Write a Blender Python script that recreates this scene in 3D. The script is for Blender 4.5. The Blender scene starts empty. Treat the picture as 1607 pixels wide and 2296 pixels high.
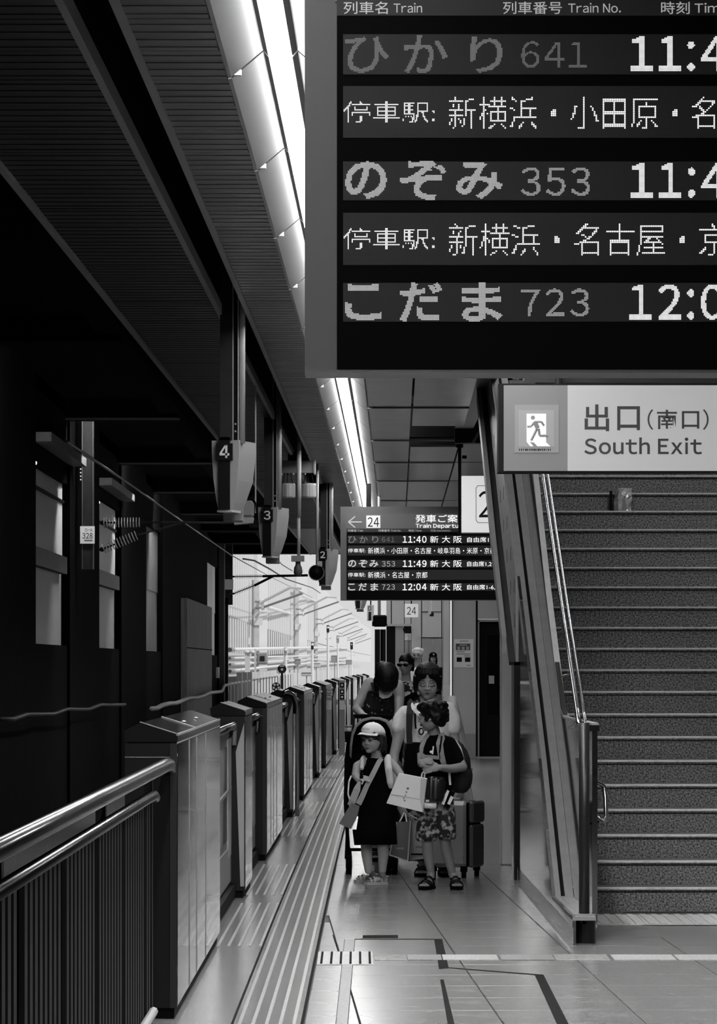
import bpy, math, random
from mathutils import Vector, Matrix, Euler
sc = bpy.context.scene
COL = sc.collection
R = random.Random(7)

# ---------------------------------------------------------------- camera, sky, sun, exposure
F, HX, HY, EYE = 7885.0, 803.5, 1490.0, 1.6       # focal length and horizon in photo pixels, eye height in metres
cam = bpy.data.cameras.new('camera'); cam.sensor_fit = 'HORIZONTAL'; cam.sensor_width = 36.0
cam.lens = 36.0 * F / 1607.0
cam.shift_y = (HY - 1148.0) / 1607.0
cam.clip_start = 0.5; cam.clip_end = 2000
camo = bpy.data.objects.new('camera', cam); COL.objects.link(camo)
camo.location = (0, 0, EYE); camo.rotation_euler = (math.pi / 2, 0, 0); sc.camera = camo
sc.view_settings.view_transform = 'Standard'; sc.view_settings.look = 'None'
sc.view_settings.gamma = 1.0; sc.view_settings.use_curve_mapping = False
sc.view_settings.exposure = 0.25
sc.cycles.max_bounces = 6; sc.cycles.diffuse_bounces = 3; sc.cycles.glossy_bounces = 4; sc.cycles.caustics_reflective = False; sc.cycles.caustics_refractive = False
w = bpy.data.worlds.new('overcast_sky'); sc.world = w; w.use_nodes = True
w.node_tree.nodes['Background'].inputs[0].default_value = (.8, .8, .8, 1)
w.node_tree.nodes['Background'].inputs[1].default_value = .7
sun = bpy.data.lights.new('sun', 'SUN'); sun.energy = 1.9; sun.angle = 0.02
suno = bpy.data.objects.new('sun', sun); COL.objects.link(suno)
suno.rotation_euler = Vector((-.7, .42, -.55)).to_track_quat('-Z', 'Y').to_euler()
suno.location = (20, 100, 60)
TUBE, TUBE_ADDED = 24.0, 85.0                           # radiance of the fluorescent covers: long trough, then stronger unseen rows added for brightness

# ---------------------------------------------------------------- helpers
def wx(px, D): return (px - HX) * D / F
def wz(py, D): return EYE - (py - HY) * D / F
def P(px, py, D): return Vector((wx(px, D), D, wz(py, D)))
def gx(D):                                        # the platform edge bends gently to the right
    d = D - 15.87; return -.82 + .00413 * d + .000106 * d * d
def gslope(D): return .00413 + .000212 * (D - 15.87)
def lx(D): return -.337 + .0108 * (D - 12.7)      # the light trough runs straight

class MB:
    def __init__(s): s.v = []; s.f = []; s.m = []
    def add(s, v, f, mi=0):
        o = len(s.v); s.v += [tuple(a) for a in v]; s.f += [tuple(i + o for i in q) for q in f]; s.m += [mi] * len(f); return s
    def box(s, x0, x1, y0, y1, z0, z1, mi=0):
        v = [(x, y, z) for x in (x0, x1) for y in (y0, y1) for z in (z0, z1)]
        return s.add(v, [(0, 1, 3, 2), (4, 6, 7, 5), (0, 4, 5, 1), (2, 3, 7, 6), (0, 2, 6, 4), (1, 5, 7, 3)], mi)
    def cham(s, x0, x1, y0, y1, z0, z1, c):       # box with chamfered vertical and horizontal edges
        def ring(z, k): return [(x0 + k, y0 + c, z), (x0 + c, y0 + k, z), (x1 - c, y0 + k, z), (x1 - k, y0 + c, z), (x1 - k, y1 - c, z), (x1 - c, y1 - k, z), (x0 + c, y1 - k, z), (x0 + k, y1 - c, z)]
        return s.loft([ring(z0, c * .9), ring(z0 + c, 0), ring(z1 - c, 0), ring(z1, c * .9)])
    def loft(s, rings, cap=True, mi=0, closed=True):
        n = len(rings[0]); v = [p for r in rings for p in r]; f = []
        for i in range(len(rings) - 1):
            for j in range(n if closed else n - 1):
                k = (j + 1) % n
                f.append((i * n + j, i * n + k, (i + 1) * n + k, (i + 1) * n + j))
        if cap: f += [tuple(range(n))[::-1], tuple(range((len(rings) - 1) * n, len(rings) * n))]
        return s.add(v, f, mi)
    def prism(s, poly, a0, a1, ax='X', mi=0):     # polygon extruded along an axis; poly in the two other axes (X:(y,z) Y:(x,z) Z:(x,y))
        def m(p, a): return {'X': (a, p[0], p[1]), 'Y': (p[0], a, p[1]), 'Z': (p[0], p[1], a)}[ax]
        return s.loft([[m(p, a0) for p in poly], [m(p, a1) for p in poly]], mi=mi)
    def tube(s, pts, r, n=8, cap=True, mi=0):
        pts = [Vector(p) for p in pts]; rs = r if isinstance(r, (list, tuple)) else [r] * len(pts); rings = []
        up = None
        for i, p in enumerate(pts):
            t = (pts[min(i + 1, len(pts) - 1)] - pts[max(i - 1, 0)]).normalized()
            if up is None: up = Vector((0, 0, 1)) if abs(t.z) < .9 else Vector((1, 0, 0))
            a = t.cross(up).normalized(); up = a.cross(t).normalized()
            rings.append([p + (a * math.cos(q) + up * math.sin(q)) * rs[i] for q in [2 * math.pi * k / n for k in range(n)]])
        return s.loft(rings, cap, mi)
    def ell(s, c, r, M=None, n=12, m=8, mi=0):    # ellipsoid
        c = Vector(c); r = (r, r, r) if isinstance(r, (int, float)) else r; v = []; f = []
        def q(x, y, z):
            d = Vector((x * r[0], y * r[1], z * r[2])); return c + (M @ d if M else d)
        v.append(q(0, 0, -1))
        for i in range(1, m):
            a = math.pi * i / m - math.pi / 2
            for j in range(n): b = 2 * math.pi * j / n; v.append(q(math.cos(a) * math.cos(b), math.cos(a) * math.sin(b), math.sin(a)))
        v.append(q(0, 0, 1))
        for j in range(n):
            k = (j + 1) % n; f.append((0, 1 + k, 1 + j)); f.append((len(v) - 1, 1 + (m - 2) * n + j, 1 + (m - 2) * n + k))
            for i in range(m - 2): f.append((1 + i * n + j, 1 + i * n + k, 1 + (i + 1) * n + k, 1 + (i + 1) * n + j))
        return s.add(v, f, mi)
    def limb(s, pr, n=12):                        # tapered chain of (point, radius) with round joints
        for (a, ra), (b, rb) in zip(pr, pr[1:]): s.tube([a, b], [ra, rb], n)
        for p, r in pr: s.ell(p, r, n=n, m=8)
        return s
    def quad(s, *p, mi=0): return s.add(p, [tuple(range(len(p)))], mi)
    def sweep(s, path, prof, cap=True, mi=0):     # profile [(dx,z)] carried along path [(x,y,slope)] on the ground plan
        rings = [[(x + dx, y - sl * dx, z) for dx, z in prof] for x, y, sl in path]
        return s.loft(rings, cap, mi)
    def mesh(s, name, smooth=False):
        me = bpy.data.meshes.new(name); me.from_pydata(s.v, [], s.f)
        if any(s.m): me.polygons.foreach_set('material_index', s.m)
        if smooth: me.polygons.foreach_set('use_smooth', [True] * len(me.polygons))
        me.update(); return me
    def build(s, name, mat, parent=None, smooth=False, fix=True):
        me = s.mesh(name, smooth)
        if fix:
            import bmesh
            b = bmesh.new(); b.from_mesh(me); bmesh.ops.recalc_face_normals(b, faces=b.faces); b.to_mesh(me); b.free()
        for m in (mat if isinstance(mat, (list, tuple)) else [mat]): me.materials.append(m)
        return place(name, me, parent)
def place(name, me, parent=None):
    o = bpy.data.objects.new(name, me); COL.objects.link(o)
    if parent is not None:
        o.parent = parent; o.matrix_parent_inverse = ABS.get(parent.name, Matrix()).inverted()
    return o
ABS = {}
def tag(o, label=None, cat=None, group=None, kind=None):
    if label: o['label'] = label
    if cat: o['category'] = cat
    if group: o['group'] = group
    if kind: o['kind'] = kind
    return o
def thing(name, loc, label=None, cat=None, group=None, kind=None, local=False):
    o = bpy.data.objects.new(name, None); COL.objects.link(o); o.location = loc; o.empty_display_size = .1
    if not local: ABS[o.name] = Matrix.Translation(Vector(loc))    # parts given in world coordinates
    return tag(o, label, cat, group, kind)
def copy_tree(o, parent=None):
    c = o.copy(); COL.objects.link(c); c.parent = parent
    for ch in list(o.children):
        if ch.name not in ('',): copy_tree(ch, c)
    return c
def lin(v): return v / 12.92 if v <= .04045 else ((v + .055) / 1.055) ** 2.4

MATS = {}
def mat(name, v, rough=.6, metal=0.0, spec=.5, noise=0, scale=20, bump=0, bscale=60, stretch=None, emit=0, alpha=1, coat=0):
    if name in MATS: return MATS[name]
    m = bpy.data.materials.new(name); m.use_nodes = True; nt = m.node_tree; b = nt.nodes['Principled BSDF']; MATS[name] = m
    b.inputs['Base Color'].default_value = (v, v, v, 1); b.inputs['Roughness'].default_value = rough
    b.inputs['Metallic'].default_value = metal; b.inputs['Specular IOR Level'].default_value = spec
    b.inputs['Coat Weight'].default_value = coat
    if emit: b.inputs['Emission Color'].default_value = (1, 1, 1, 1); b.inputs['Emission Strength'].default_value = emit
    if alpha < 1: b.inputs['Alpha'].default_value = alpha
    if noise or bump:
        tc = nt.nodes.new('ShaderNodeTexCoord'); mp = nt.nodes.new('ShaderNodeMapping'); nt.links.new(tc.outputs['Object'], mp.inputs[0])
        if stretch: mp.inputs['Scale'].default_value = stretch
    if noise:
        n = nt.nodes.new('ShaderNodeTexNoise'); n.inputs['Scale'].default_value = scale; n.inputs['Detail'].default_value = 5; nt.links.new(mp.outputs[0], n.inputs['Vector'])
        r = nt.nodes.new('ShaderNodeMapRange'); r.inputs['From Min'].default_value = .3; r.inputs['From Max'].default_value = .7
        r.inputs['To Min'].default_value = v * (1 - noise); r.inputs['To Max'].default_value = v * (1 + noise)
        nt.links.new(n.outputs['Fac'], r.inputs[0]); c = nt.nodes.new('ShaderNodeCombineColor')
        for i in range(3): nt.links.new(r.outputs[0], c.inputs[i])
        nt.links.new(c.outputs[0], b.inputs['Base Color'])
    if bump:
        n2 = nt.nodes.new('ShaderNodeTexNoise'); n2.inputs['Scale'].default_value = bscale; n2.inputs['Detail'].default_value = 3; nt.links.new(mp.outputs[0], n2.inputs['Vector'])
        bp = nt.nodes.new('ShaderNodeBump'); bp.inputs['Strength'].default_value = bump; bp.inputs['Distance'].default_value = .01
        nt.links.new(n2.outputs['Fac'], bp.inputs['Height']); nt.links.new(bp.outputs[0], b.inputs['Normal'])
    return m
def threshold_mat(name, v0, v1, scale, cut, rough=.8, vor=False, width=.04, detail=1.0):     # two-tone print (floral, spots, speckle)
    m = mat(name, v0, rough); nt = m.node_tree; b = nt.nodes['Principled BSDF']
    tc = nt.nodes.new('ShaderNodeTexCoord')
    n = nt.nodes.new('ShaderNodeTexVoronoi' if vor else 'ShaderNodeTexNoise'); n.inputs['Scale'].default_value = scale
    if not vor: n.inputs['Detail'].default_value = detail
    nt.links.new(tc.outputs['Object'], n.inputs['Vector'])
    r = nt.nodes.new('ShaderNodeMapRange'); r.inputs['From Min'].default_value = cut - width; r.inputs['From Max'].default_value = cut + width
    r.inputs['To Min'].default_value = v0; r.inputs['To Max'].default_value = v1
    nt.links.new(n.outputs['Distance' if vor else 'Fac'], r.inputs[0]); c = nt.nodes.new('ShaderNodeCombineColor')
    for i in range(3): nt.links.new(r.outputs[0], c.inputs[i])
    nt.links.new(c.outputs[0], b.inputs['Base Color']); return m
def emitm(name, s, v=0.02):
    m = mat(name, v, .5); b = m.node_tree.nodes['Principled BSDF']
    b.inputs['Emission Color'].default_value = (1, 1, 1, 1); b.inputs['Emission Strength'].default_value = s; return m

# ---------------------------------------------------------------- materials (all greys: the photograph is black and white)
M_tile = mat('floor_tile', .2, .25, spec=.5, noise=.2, scale=4, bump=.01, bscale=25)
M_joint = mat('floor_joint', .035, .6)
M_tact = mat('tactile_floor', .24, .2, noise=.12, scale=9, bump=.02, bscale=40)
M_rib = mat('tactile_rib', .38, .35, noise=.2, scale=40)
M_guide = mat('guide_block', .48, .4, noise=.25, scale=60)
M_guided = mat('guide_block_worn', .26, .4, noise=.3, scale=60)
M_tape = mat('dark_floor_tape', .012, .8, spec=.08, noise=.4, scale=60)
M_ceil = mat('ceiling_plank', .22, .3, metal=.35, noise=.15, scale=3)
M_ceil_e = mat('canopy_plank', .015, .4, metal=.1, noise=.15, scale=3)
M_trim = mat('ceiling_trim', .3, .45)
M_refl = mat('lamp_reflector', .034, .45, noise=.1, scale=4)
M_tube = emitm('fluorescent_cover', TUBE, .8)
M_tube_added = emitm('added_lamp_cover', TUBE_ADDED, .8)
M_black = mat('black_paint', .003, .6, spec=.12)
M_dark = mat('dark_steel_paint', .014, .5, spec=.2, noise=.3, scale=4)
M_roof = mat('dark_roof', .004, .95, spec=.05)
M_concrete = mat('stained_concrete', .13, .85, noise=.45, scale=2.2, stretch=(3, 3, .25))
M_cdark = mat('black_wall', .002, .95, spec=.04, noise=.5, scale=2)
M_ss = mat('stainless_steel', .27, .05, metal=1.0)
M_ssd = mat('dark_stainless', .2, .2, metal=1.0, noise=.1, scale=3)
M_ssb = mat('brushed_stainless', .38, .4, metal=.45, noise=.08, scale=20, stretch=(1, .1, 1))
M_pipe = mat('polished_pipe', .5, .2, metal=1.0)
M_gate = mat('gate_paint', .012, .4, spec=.25, noise=.1, scale=3)
M_glass = mat('door_glass', .3, .05, spec=.6, alpha=.45)
M_gran = threshold_mat('granite', .03, .35, 85, .5, .7, width=.14, detail=6)
M_nose = mat('step_nosing', .95, .4, noise=.2, scale=30)
M_wallp = mat('wall_panel', .5, .6)
M_wallp2 = mat('wall_panel_dark', .32, .6)
M_white = mat('white_paint', .7, .5)
M_grey = mat('grey_paint', .28, .5)
M_greyl = mat('pale_grey_paint', .42, .5)
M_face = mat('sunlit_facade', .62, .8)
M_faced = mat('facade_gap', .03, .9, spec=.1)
M_ballast = mat('track_ballast', .08, .95, noise=.5, scale=30)
M_outc = mat('outdoor_concrete', .55, .85, noise=.1, scale=2)

# ---------------------------------------------------------------- floor
fl = thing('floor', (0, 0, 0), kind='structure')
YB = -14.0
ys = [YB + i * 3 for i in range(60)]
path = [(gx(max(y, 12)), y, 0) for y in ys]
slab = MB(); slab.loft([[(x - .30, y, -.012), (9, y, -.012), (9, y, -1.1), (x - .30, y, -1.1)] for x, y, _ in path]).build('floor_slab', M_joint, fl)
# tiles: rows of 0.62 m, columns 0.637 m, the grid turned 1.7 degrees
ang = -.0296; row, colw = .62, .637; gap = .004
def tile_mesh(x0, x1, y0, y1):
    m = MB(); c = .003
    m.loft([[(x0, y0, -.012), (x1, y0, -.012), (x1, y1, -.012), (x0, y1, -.012)], [(x0, y0, -.002), (x1, y0, -.002), (x1, y1, -.002), (x0, y1, -.002)], [(x0 + c, y0 + c, 0), (x1 - c, y0 + c, 0), (x1 - c, y1 - c, 0), (x0 + c, y1 - c, 0)]])
    return m
tm = tile_mesh(gap / 2, colw - gap / 2, gap / 2, row - gap / 2).mesh('floor_tile'); tm.materials.append(M_tile)
ox, oy = .646, 15.65
def gridx(x, y): return x - (y - oy) * ang
def edge_r(D): return gx(D) + .575                # right border of the tactile strip
first = None
ca, sa = math.cos(-ang), math.sin(-ang)
for j in range(-9, 20):
    for i in range(-3, 9):
        x = ox + i * colw * ca - j * row * sa; y = oy + i * colw * sa + j * row * ca
        e = edge_r(max(y + .3, 12)) + .004
        if x + colw < e + .05 or (y > 20.2 and x > 1.25 and x < 5): continue
        if abs(x + .3) * F / max(y, 9) > 1600: continue
        if x < e + .03:
            e0 = edge_r(max(y, 12)) + .006 - x; e1 = edge_r(max(y + row, 12)) + .006 - (x - row * sa)
            c = .003; g0, g1 = gap / 2, row - gap / 2; xr = colw - gap / 2; m = MB()
            m.loft([[(e0, g0, z), (xr, g0, z), (xr, g1, z), (e1, g1, z)] for z in (-.012, -.002)] + [[(e0 + c, g0 + c, 0), (xr - c, g0 + c, 0), (xr - c, g1 - c, 0), (e1 + c, g1 - c, 0)]])
            m = m.mesh('floor_tile'); m.materials.append(M_tile); o = place('tile', m, fl)
        else: o = place('tile', tm, fl)
        o.location = (x, y, 0); o.rotation_euler.z = -ang
# floor beyond the tiles that can be told apart, and around them
yt0, yt1 = oy - 9 * row, oy + 20 * row
far = MB()
for k in range(34):
    a, b = yt1 + k * 4, yt1 + (k + 1) * 4
    if a < 140: far.loft([[(edge_r(y) + .004, y, 0), (9, y, 0), (9, y, -.012), (edge_r(y) + .004, y, -.012)] for y in (a + .004, b)])
far.build('far_floor', M_tile, fl)
MB().box(-.25, 9, YB, yt0, -.012, 0).build('near_floor', M_tile, fl)
rt = MB().box(5.2, 9, yt0, yt1, -.012, 0).build('side_floor', M_tile, fl)
MB().box(1.4, 5.2, 20.3, yt1, -.012, -.004).build('landing_floor', M_tile, fl)
# smooth strip under the gates, tactile strip with five ribs, dark border lines
yy = [9 + 1.5 * i for i in range(92)]
def strip(name, o0, o1, z0, z1, m, ya=9, yb=140):
    b = MB(); p = [y for y in yy if ya <= y <= yb]
    b.sweep([(gx(max(y, 12)), y, gslope(max(y, 12))) for y in p], [(o0, z1), (o1, z1), (o1, z0), (o0, z0)]); return b.build(name, m, fl)
strip('gate_apron', -.3, .252, -.012, 0, M_tact)
strip('border_line', .253, .263, -.012, -.002, M_tape)
strip('tactile_strip', .264, .562, -.012, 0, M_tact)
strip('border_line', .563, .574, -.012, -.002, M_tape)
for k in range(5): strip('tactile_rib', .284 + k * .0605, .300 + k * .0605, 0, .005, M_rib)
# ribbed foot areas in front of every sliding door
for k in range(5):
    for d0, d1 in ((19.95, 23.55), (24.4, 28.1)):
        d0 += 12.8 * k; d1 += 12.8 * k
        if d0 > 72: continue
        for q in range(5):
            n = 4; b = MB(); off = -.004 + q * .06
            b.sweep([(gx(d), d, gslope(d)) for d in [d0 + (d1 - d0) * i / n for i in range(n + 1)]], [(off, .005), (off + .016, .005), (off + .016, 0), (off, 0)])
            b.build('foot_rib', M_rib, fl)
# guide block where the cross path meets the strip, and the cross path
MB().box(-.222, .078, 18.72, 19.56, 0, .004).build('guide_plate', M_guide, fl)
for k in range(6): MB().box(-.205 + k * .052, -.193 + k * .052, 18.76, 19.5, .004, .009).build('guide_groove', M_tape, fl)
segs = [(.085, .262), (.268, .452), (.458, .758), (.775, 1.062), (1.068, 1.36), (1.385, 1.72), (1.735, 2.06), (2.075, 2.4)]
for i, (a, b) in enumerate(segs):
    MB().box(a, b, 19.02, 19.36, 0, .004).build('guide_bar', M_guided if i in (1, 3) else M_guide, fl)
    if i in (0, 4):
        for q in range(4): MB().box(a, b, 19.05 + q * .08, 19.08 + q * .08, .004, .008).build('guide_ridge', M_rib, fl)
# tactile tiles at the foot of the stairs
tt = MB().box(0, .296, 21.6, 22.45, 0, .004)
for q in range(4): tt.box(.02 + q * .072, .058 + q * .072, 21.62, 22.43, .004, .009)
for i in range(13):
    o = tt.build('stair_tactile_tile', mat('pale_tactile', .62, .5, noise=.15, scale=50), fl) if i == 0 else place('stair_tactile_tile', o.data, fl)
    o.location.x = 1.47 + i * .3
# tapes and paint on the floor
def floorpoly(name, pts, m, z=.0018):
    w = [(P(px, py, EYE * F / (py - HY))) for px, py in pts]
    b = MB(); b.loft([[(p.x, p.y, 0.0002) for p in w], [(p.x, p.y, z) for p in w]]); return b.build(name, m, fl)
floorpoly('tape_mark', [(973, 2106), (991, 2106), (1006, 2171), (984, 2173)], M_tape)
floorpoly('tape_mark', [(986.7, 2197), (994.4, 2197), (1019.5, 2300), (1004, 2300)], M_tape)
floorpoly('tape_mark', [(1199, 2187), (1218, 2186), (1276, 2300), (1250, 2300)], M_tape)
floorpoly('thin_line', [(1006, 2169.5), (1006, 2171), (1217, 2188), (1217, 2186)], M_tape)
floorpoly('thin_line', [(783, 2218), (786, 2218), (810, 2300), (806, 2300)], M_tape)
floorpoly('thin_line', [(745, 2097), (747.5, 2097), (760, 2133), (757, 2133)], M_tape)
floorpoly('thin_line', [(778, 2105.5), (778, 2106.6), (973, 2106.6), (973, 2105.5)], M_tape)
floorpoly('floor_label', [(813, 2097.5), (892, 2097), (892, 2103.5), (813, 2104)], M_tape)
floorpoly('dotted_strip', [(773, 2106), (795, 2106), (778, 2300), (753, 2300)], M_guided, .003)
floorpoly('thin_line', [(772, 2106), (773.2, 2106), (753.2, 2300), (751.5, 2300)], M_tape)
floorpoly('thin_line', [(795, 2106), (796, 2106), (780, 2300), (778.5, 2300)], M_tape)

# ---------------------------------------------------------------- track bed, station roof over the track, outer walls
MB().box(-40, -1.05, -14, 800, -1.3, -1.12).build('ground_track', M_ballast)['kind'] = 'structure'
for x in (-3.6, -2.1):
    o = MB().box(x - .04, x + .04, -14, 330, -1.12, -.96).build('rail', M_ssd); tag(o, 'steel running rail on the track bed, %s the platform gates' % ('far from' if x < -3 else 'close to'), 'rail', 'track rails')
rf = thing('ceiling_track', (0, 0, 6), kind='structure')
MB().box(-6.0, -1.75, -14, 140, 6.35, 6.6).build('roof_deck', M_roof, rf)
MB().box(-1.75, 9.3, 75, 140, 6.35, 6.6).build('roof_deck', M_roof, rf)
MB().box(-1.75, 9.3, 75, 75.2, 4.46, 6.35).build('roof_upstand', M_roof, rf)
for d in (34, 48, 63, 77, 90, 103, 116, 128, 139.5):
    xr_ = -1.75 if d < 76 else 9
    MB().box(-6, xr_, d, d + .35, 5.98, 6.35).build('cross_beam', M_roof, rf)
    MB().box(-6, xr_, d - .01, d, 5.98, 6.02).build('beam_flange', mat('beam_edge', .06, .6), rf)
for x in (-5.4, -3.4): MB().box(x - .15, x + .15, 20, 139, 6.1, 6.35).build('purlin', M_roof, rf)
for i, dd in enumerate((48.5, 63.5, 77.5, 90.5)):  # unseen tubes added behind the beams to brighten the wall openings
    o = MB().tube([(-4.6, dd, 6.24), (-2.6, dd, 6.24)], .05, 8).build('added_beam_lamp', emitm('added_beam_lamp', 260, .8)); tag(o, 'added tube lamp hidden behind a roof beam over the track', 'lamp', 'added lamps behind the roof beams over the track')
wf = thing('wall_fascia', (-1.75, 60, 4), kind='structure')
MB().box(-1.82, -1.76, -14, 76, 4.1, 6.6).build('fascia_board', M_roof, wf)
# dark wall across the track: columns, sills and openings with a pale wall behind
wl = thing('wall_left', (-5.3, 60, 0), kind='structure')
opens = [(56.7, 63.4), (70.6, 77.2), (86.2, 93.5), (121, 131)]
XW = -5.2
z0, z1 = 1.94, 4.85
last = -14
for i, (a, b) in enumerate(opens):
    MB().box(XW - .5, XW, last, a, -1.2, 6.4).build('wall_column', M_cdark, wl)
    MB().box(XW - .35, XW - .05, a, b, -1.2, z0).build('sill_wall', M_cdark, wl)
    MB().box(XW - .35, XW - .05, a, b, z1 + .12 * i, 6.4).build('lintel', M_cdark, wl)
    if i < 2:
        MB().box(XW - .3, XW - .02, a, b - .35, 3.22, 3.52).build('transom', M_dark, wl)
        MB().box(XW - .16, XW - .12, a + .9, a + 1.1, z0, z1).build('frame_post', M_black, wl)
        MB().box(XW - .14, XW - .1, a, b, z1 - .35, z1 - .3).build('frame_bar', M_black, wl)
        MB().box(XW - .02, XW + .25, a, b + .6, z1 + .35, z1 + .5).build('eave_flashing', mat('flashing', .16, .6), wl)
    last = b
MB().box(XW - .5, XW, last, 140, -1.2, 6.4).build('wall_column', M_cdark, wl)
MB().box(XW - .02, XW + .18, 103, 120.5, -1.1, 3.55).build('concrete_face', M_concrete, wl)
MB().box(XW + .18, XW + .2, 103, 120.5, 2.08, 2.11).build('pour_joint', M_cdark, wl)
MB().box(XW - .3, XW + .05, 129.6, 130.2, 1.1, 1.5).build('sill_block', M_white, wl)
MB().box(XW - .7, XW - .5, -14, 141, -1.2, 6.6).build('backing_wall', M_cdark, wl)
for i, (a, b) in enumerate(opens):
    up_m, lo_m = ((M_white, M_greyl), (M_white, M_greyl), (M_concrete, M_concrete), (M_white, M_white))[i]
    MB().box(XW - .5, XW - .14, a, b, 3.5, z1 + .12 * i).build('recess_panel', up_m, wl)
    MB().box(XW - .5, XW - .16, a, b, z0, 3.25 if i < 2 else 3.5).build('recess_panel', lo_m, wl)
    if i < 2: MB().ell((XW - .05, a + .35, z1 + .02), .035, n=8, m=6).build('bulb', emitm('bulb', 5, .8), wl)
wbk = thing('wall_back_added', (0, YB, 0), kind='structure')  # unseen wall added to close off light from behind
MB().box(-8, 9.2, YB - .3, YB, -1.2, 6.6).build('added_end_wall', M_grey, wbk)
wr = thing('wall_right_added', (9, 40, 0), kind='structure')  # unseen wall added to block light from the right
MB().box(9, 9.3, YB, 95, -1.2, 8).build('added_side_wall', M_grey, wr)

# ---------------------------------------------------------------- ceiling over the platform
ce = thing('ceiling', (0, 40, 4), kind='structure')
MB().box(-1.76, 1.2, YB, 76, 4.45, 4.7).build('deck', M_roof, ce)
MB().box(1.2, 9.1, YB, 21.3, 4.45, 4.7).build('deck', M_roof, ce)
MB().box(1.2, 9.1, 36.5, 76, 4.45, 4.7).build('deck', M_roof, ce)
def cx(D): return .0115 * (D - 17.2)              # drift of the canopy lines to the right
def plank_strip(o0, o1, d0, d1, m, pitch=.68, base=None, name='ceiling_plank'):
    me = MB(); n = .012
    me.loft([[(o0, 0, .03), (o1, 0, .03), (o1, pitch - n, .03), (o0, pitch - n, .03)], [(o0, 0, 0.004), (o1, 0, .004), (o1, pitch - n, .004), (o0, pitch - n, .004)], [(o0, .004, 0), (o1, .004, 0), (o1, pitch - n - .004, 0), (o0, pitch - n - .004, 0)]])
    for r in range(4):                            # pressed grooves of the plank
        me.box(o0, o1, .09 + r * .16, .1 + r * .16, -.0035, 0)
    ms = me.mesh(name); ms.materials.append(m); k = 0
    import bmesh
    b = bmesh.new(); b.from_mesh(ms); bmesh.ops.recalc_face_normals(b, faces=b.faces); b.to_mesh(ms); b.free()
    d = d0
    while d < d1:
        o = place(name, ms, ce); o.location = ((base or cx)(d), d, 4.0 + R.uniform(-.002, .002)); d += pitch
# left canopy, strip between channel and lamps
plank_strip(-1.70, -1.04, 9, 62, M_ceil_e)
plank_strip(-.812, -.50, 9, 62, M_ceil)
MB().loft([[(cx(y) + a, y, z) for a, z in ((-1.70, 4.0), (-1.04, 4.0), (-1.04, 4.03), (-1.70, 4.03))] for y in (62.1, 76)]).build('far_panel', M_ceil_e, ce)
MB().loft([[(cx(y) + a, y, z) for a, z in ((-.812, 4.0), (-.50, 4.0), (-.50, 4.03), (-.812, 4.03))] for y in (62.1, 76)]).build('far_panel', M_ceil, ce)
MB().loft([[(a, y, z) for a, z in ((-1.76, 4.0), (-.55, 4.0), (-.55, 4.03), (-1.76, 4.03))] for y in (YB, 9)]).build('near_panel', M_ceil, ce)
def ctrim(o0, o1, z0, z1, m, name, ya=8.5, yb=76, base=cx):
    return MB().loft([[(base(y) + a, y, z) for a, z in ((o0, z0), (o1, z0), (o1, z1), (o0, z1))] for y in (ya, yb)]).build(name, m, ce)
ctrim(-1.04, -1.008, 3.985, 4.06, M_trim, 'channel_trim')
ctrim(-.845, -.812, 3.985, 4.06, M_trim, 'channel_trim')
ctrim(-1.04, -1.03, 4.06, 4.44, M_black, 'channel_side')
ctrim(-.825, -.815, 4.06, 4.44, M_black, 'channel_side')
ctrim(-1.725, -1.695, 3.97, 4.06, M_trim, 'canopy_edge')
# right of the lamps: wide panels with dark cross slots
def lr(y): return lx(y)
slots = [9, 13.5, 18, 23.5, 28.1, 32.8, 37.6, 41.7, 45.9, 51.4, 57, 64, 70, 76]
cols = [(.205, .62), (.63, 1.16), (1.17, 1.75), (1.76, 2.4), (2.41, 3.2), (3.21, 9.0)]
for a, b in zip(slots, slots[1:]):
    for i, (c0, c1) in enumerate(cols):
        if i >= 2 and 21.3 <= a < 36: continue
        if a == 32.8 and i == 1: c0, b1, a1 = c0, 35.4, a
        elif a == 37.6 and i == 1: a1, b1 = 38.7, b
        else: a1, b1 = a, b
        if a == 32.8 and i == 1:
            pass
        me = MB().loft([[(lx(y) + q, y, z) for q, z in ((c0, 4.0), (c1 - .01, 4.0), (c1 - .01, 4.02), (c0, 4.02))] for y in (a1 + .09, b1 - .02)])
        me.build('ceiling_panel', M_ceil, ce)
    MB().box(lx(a) + .205, lx(a) + 1.15, a - .02, a + .08, 4.015, 4.03).build('slot_bar', M_black, ce)
    MB().box(lx(a) + .205, lx(a) + 1.15, a - .03, a - .015, 3.985, 4.0).build('slot_lip', M_trim, ce)
MB().box(.0, 1.4, 35.3, 38.8, 4.3, 4.4).build('void_dark_sheet', M_black, ce)  # black slab above the gap paints the darkness of the hole
MB().box(-.3, 9, YB, 9, 4.0, 4.02).build('near_panel', M_ceil, ce)
# stair well above the flight
sw = thing('wall_stairwell', (3, 30, 4), kind='structure')
MB().box(1.0, 1.19, 21.3, 36.6, 4.05, 7.6).build('well_side', M_greyl, sw)
MB().box(5.7, 5.9, 21.3, 36.6, 0, 7.6).build('well_side', M_greyl, sw)
MB().box(1.0, 9, 21.2, 21.4, 3.3, 7.6).build('well_front', M_dark, sw)
MB().box(1.0, 9, 36.5, 36.7, 3.9, 7.6).build('well_back', M_dark, sw)
MB().box(1.0, 5.9, 21.2, 36.7, 7.5, 7.7).build('well_roof', M_greyl, sw)
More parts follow.
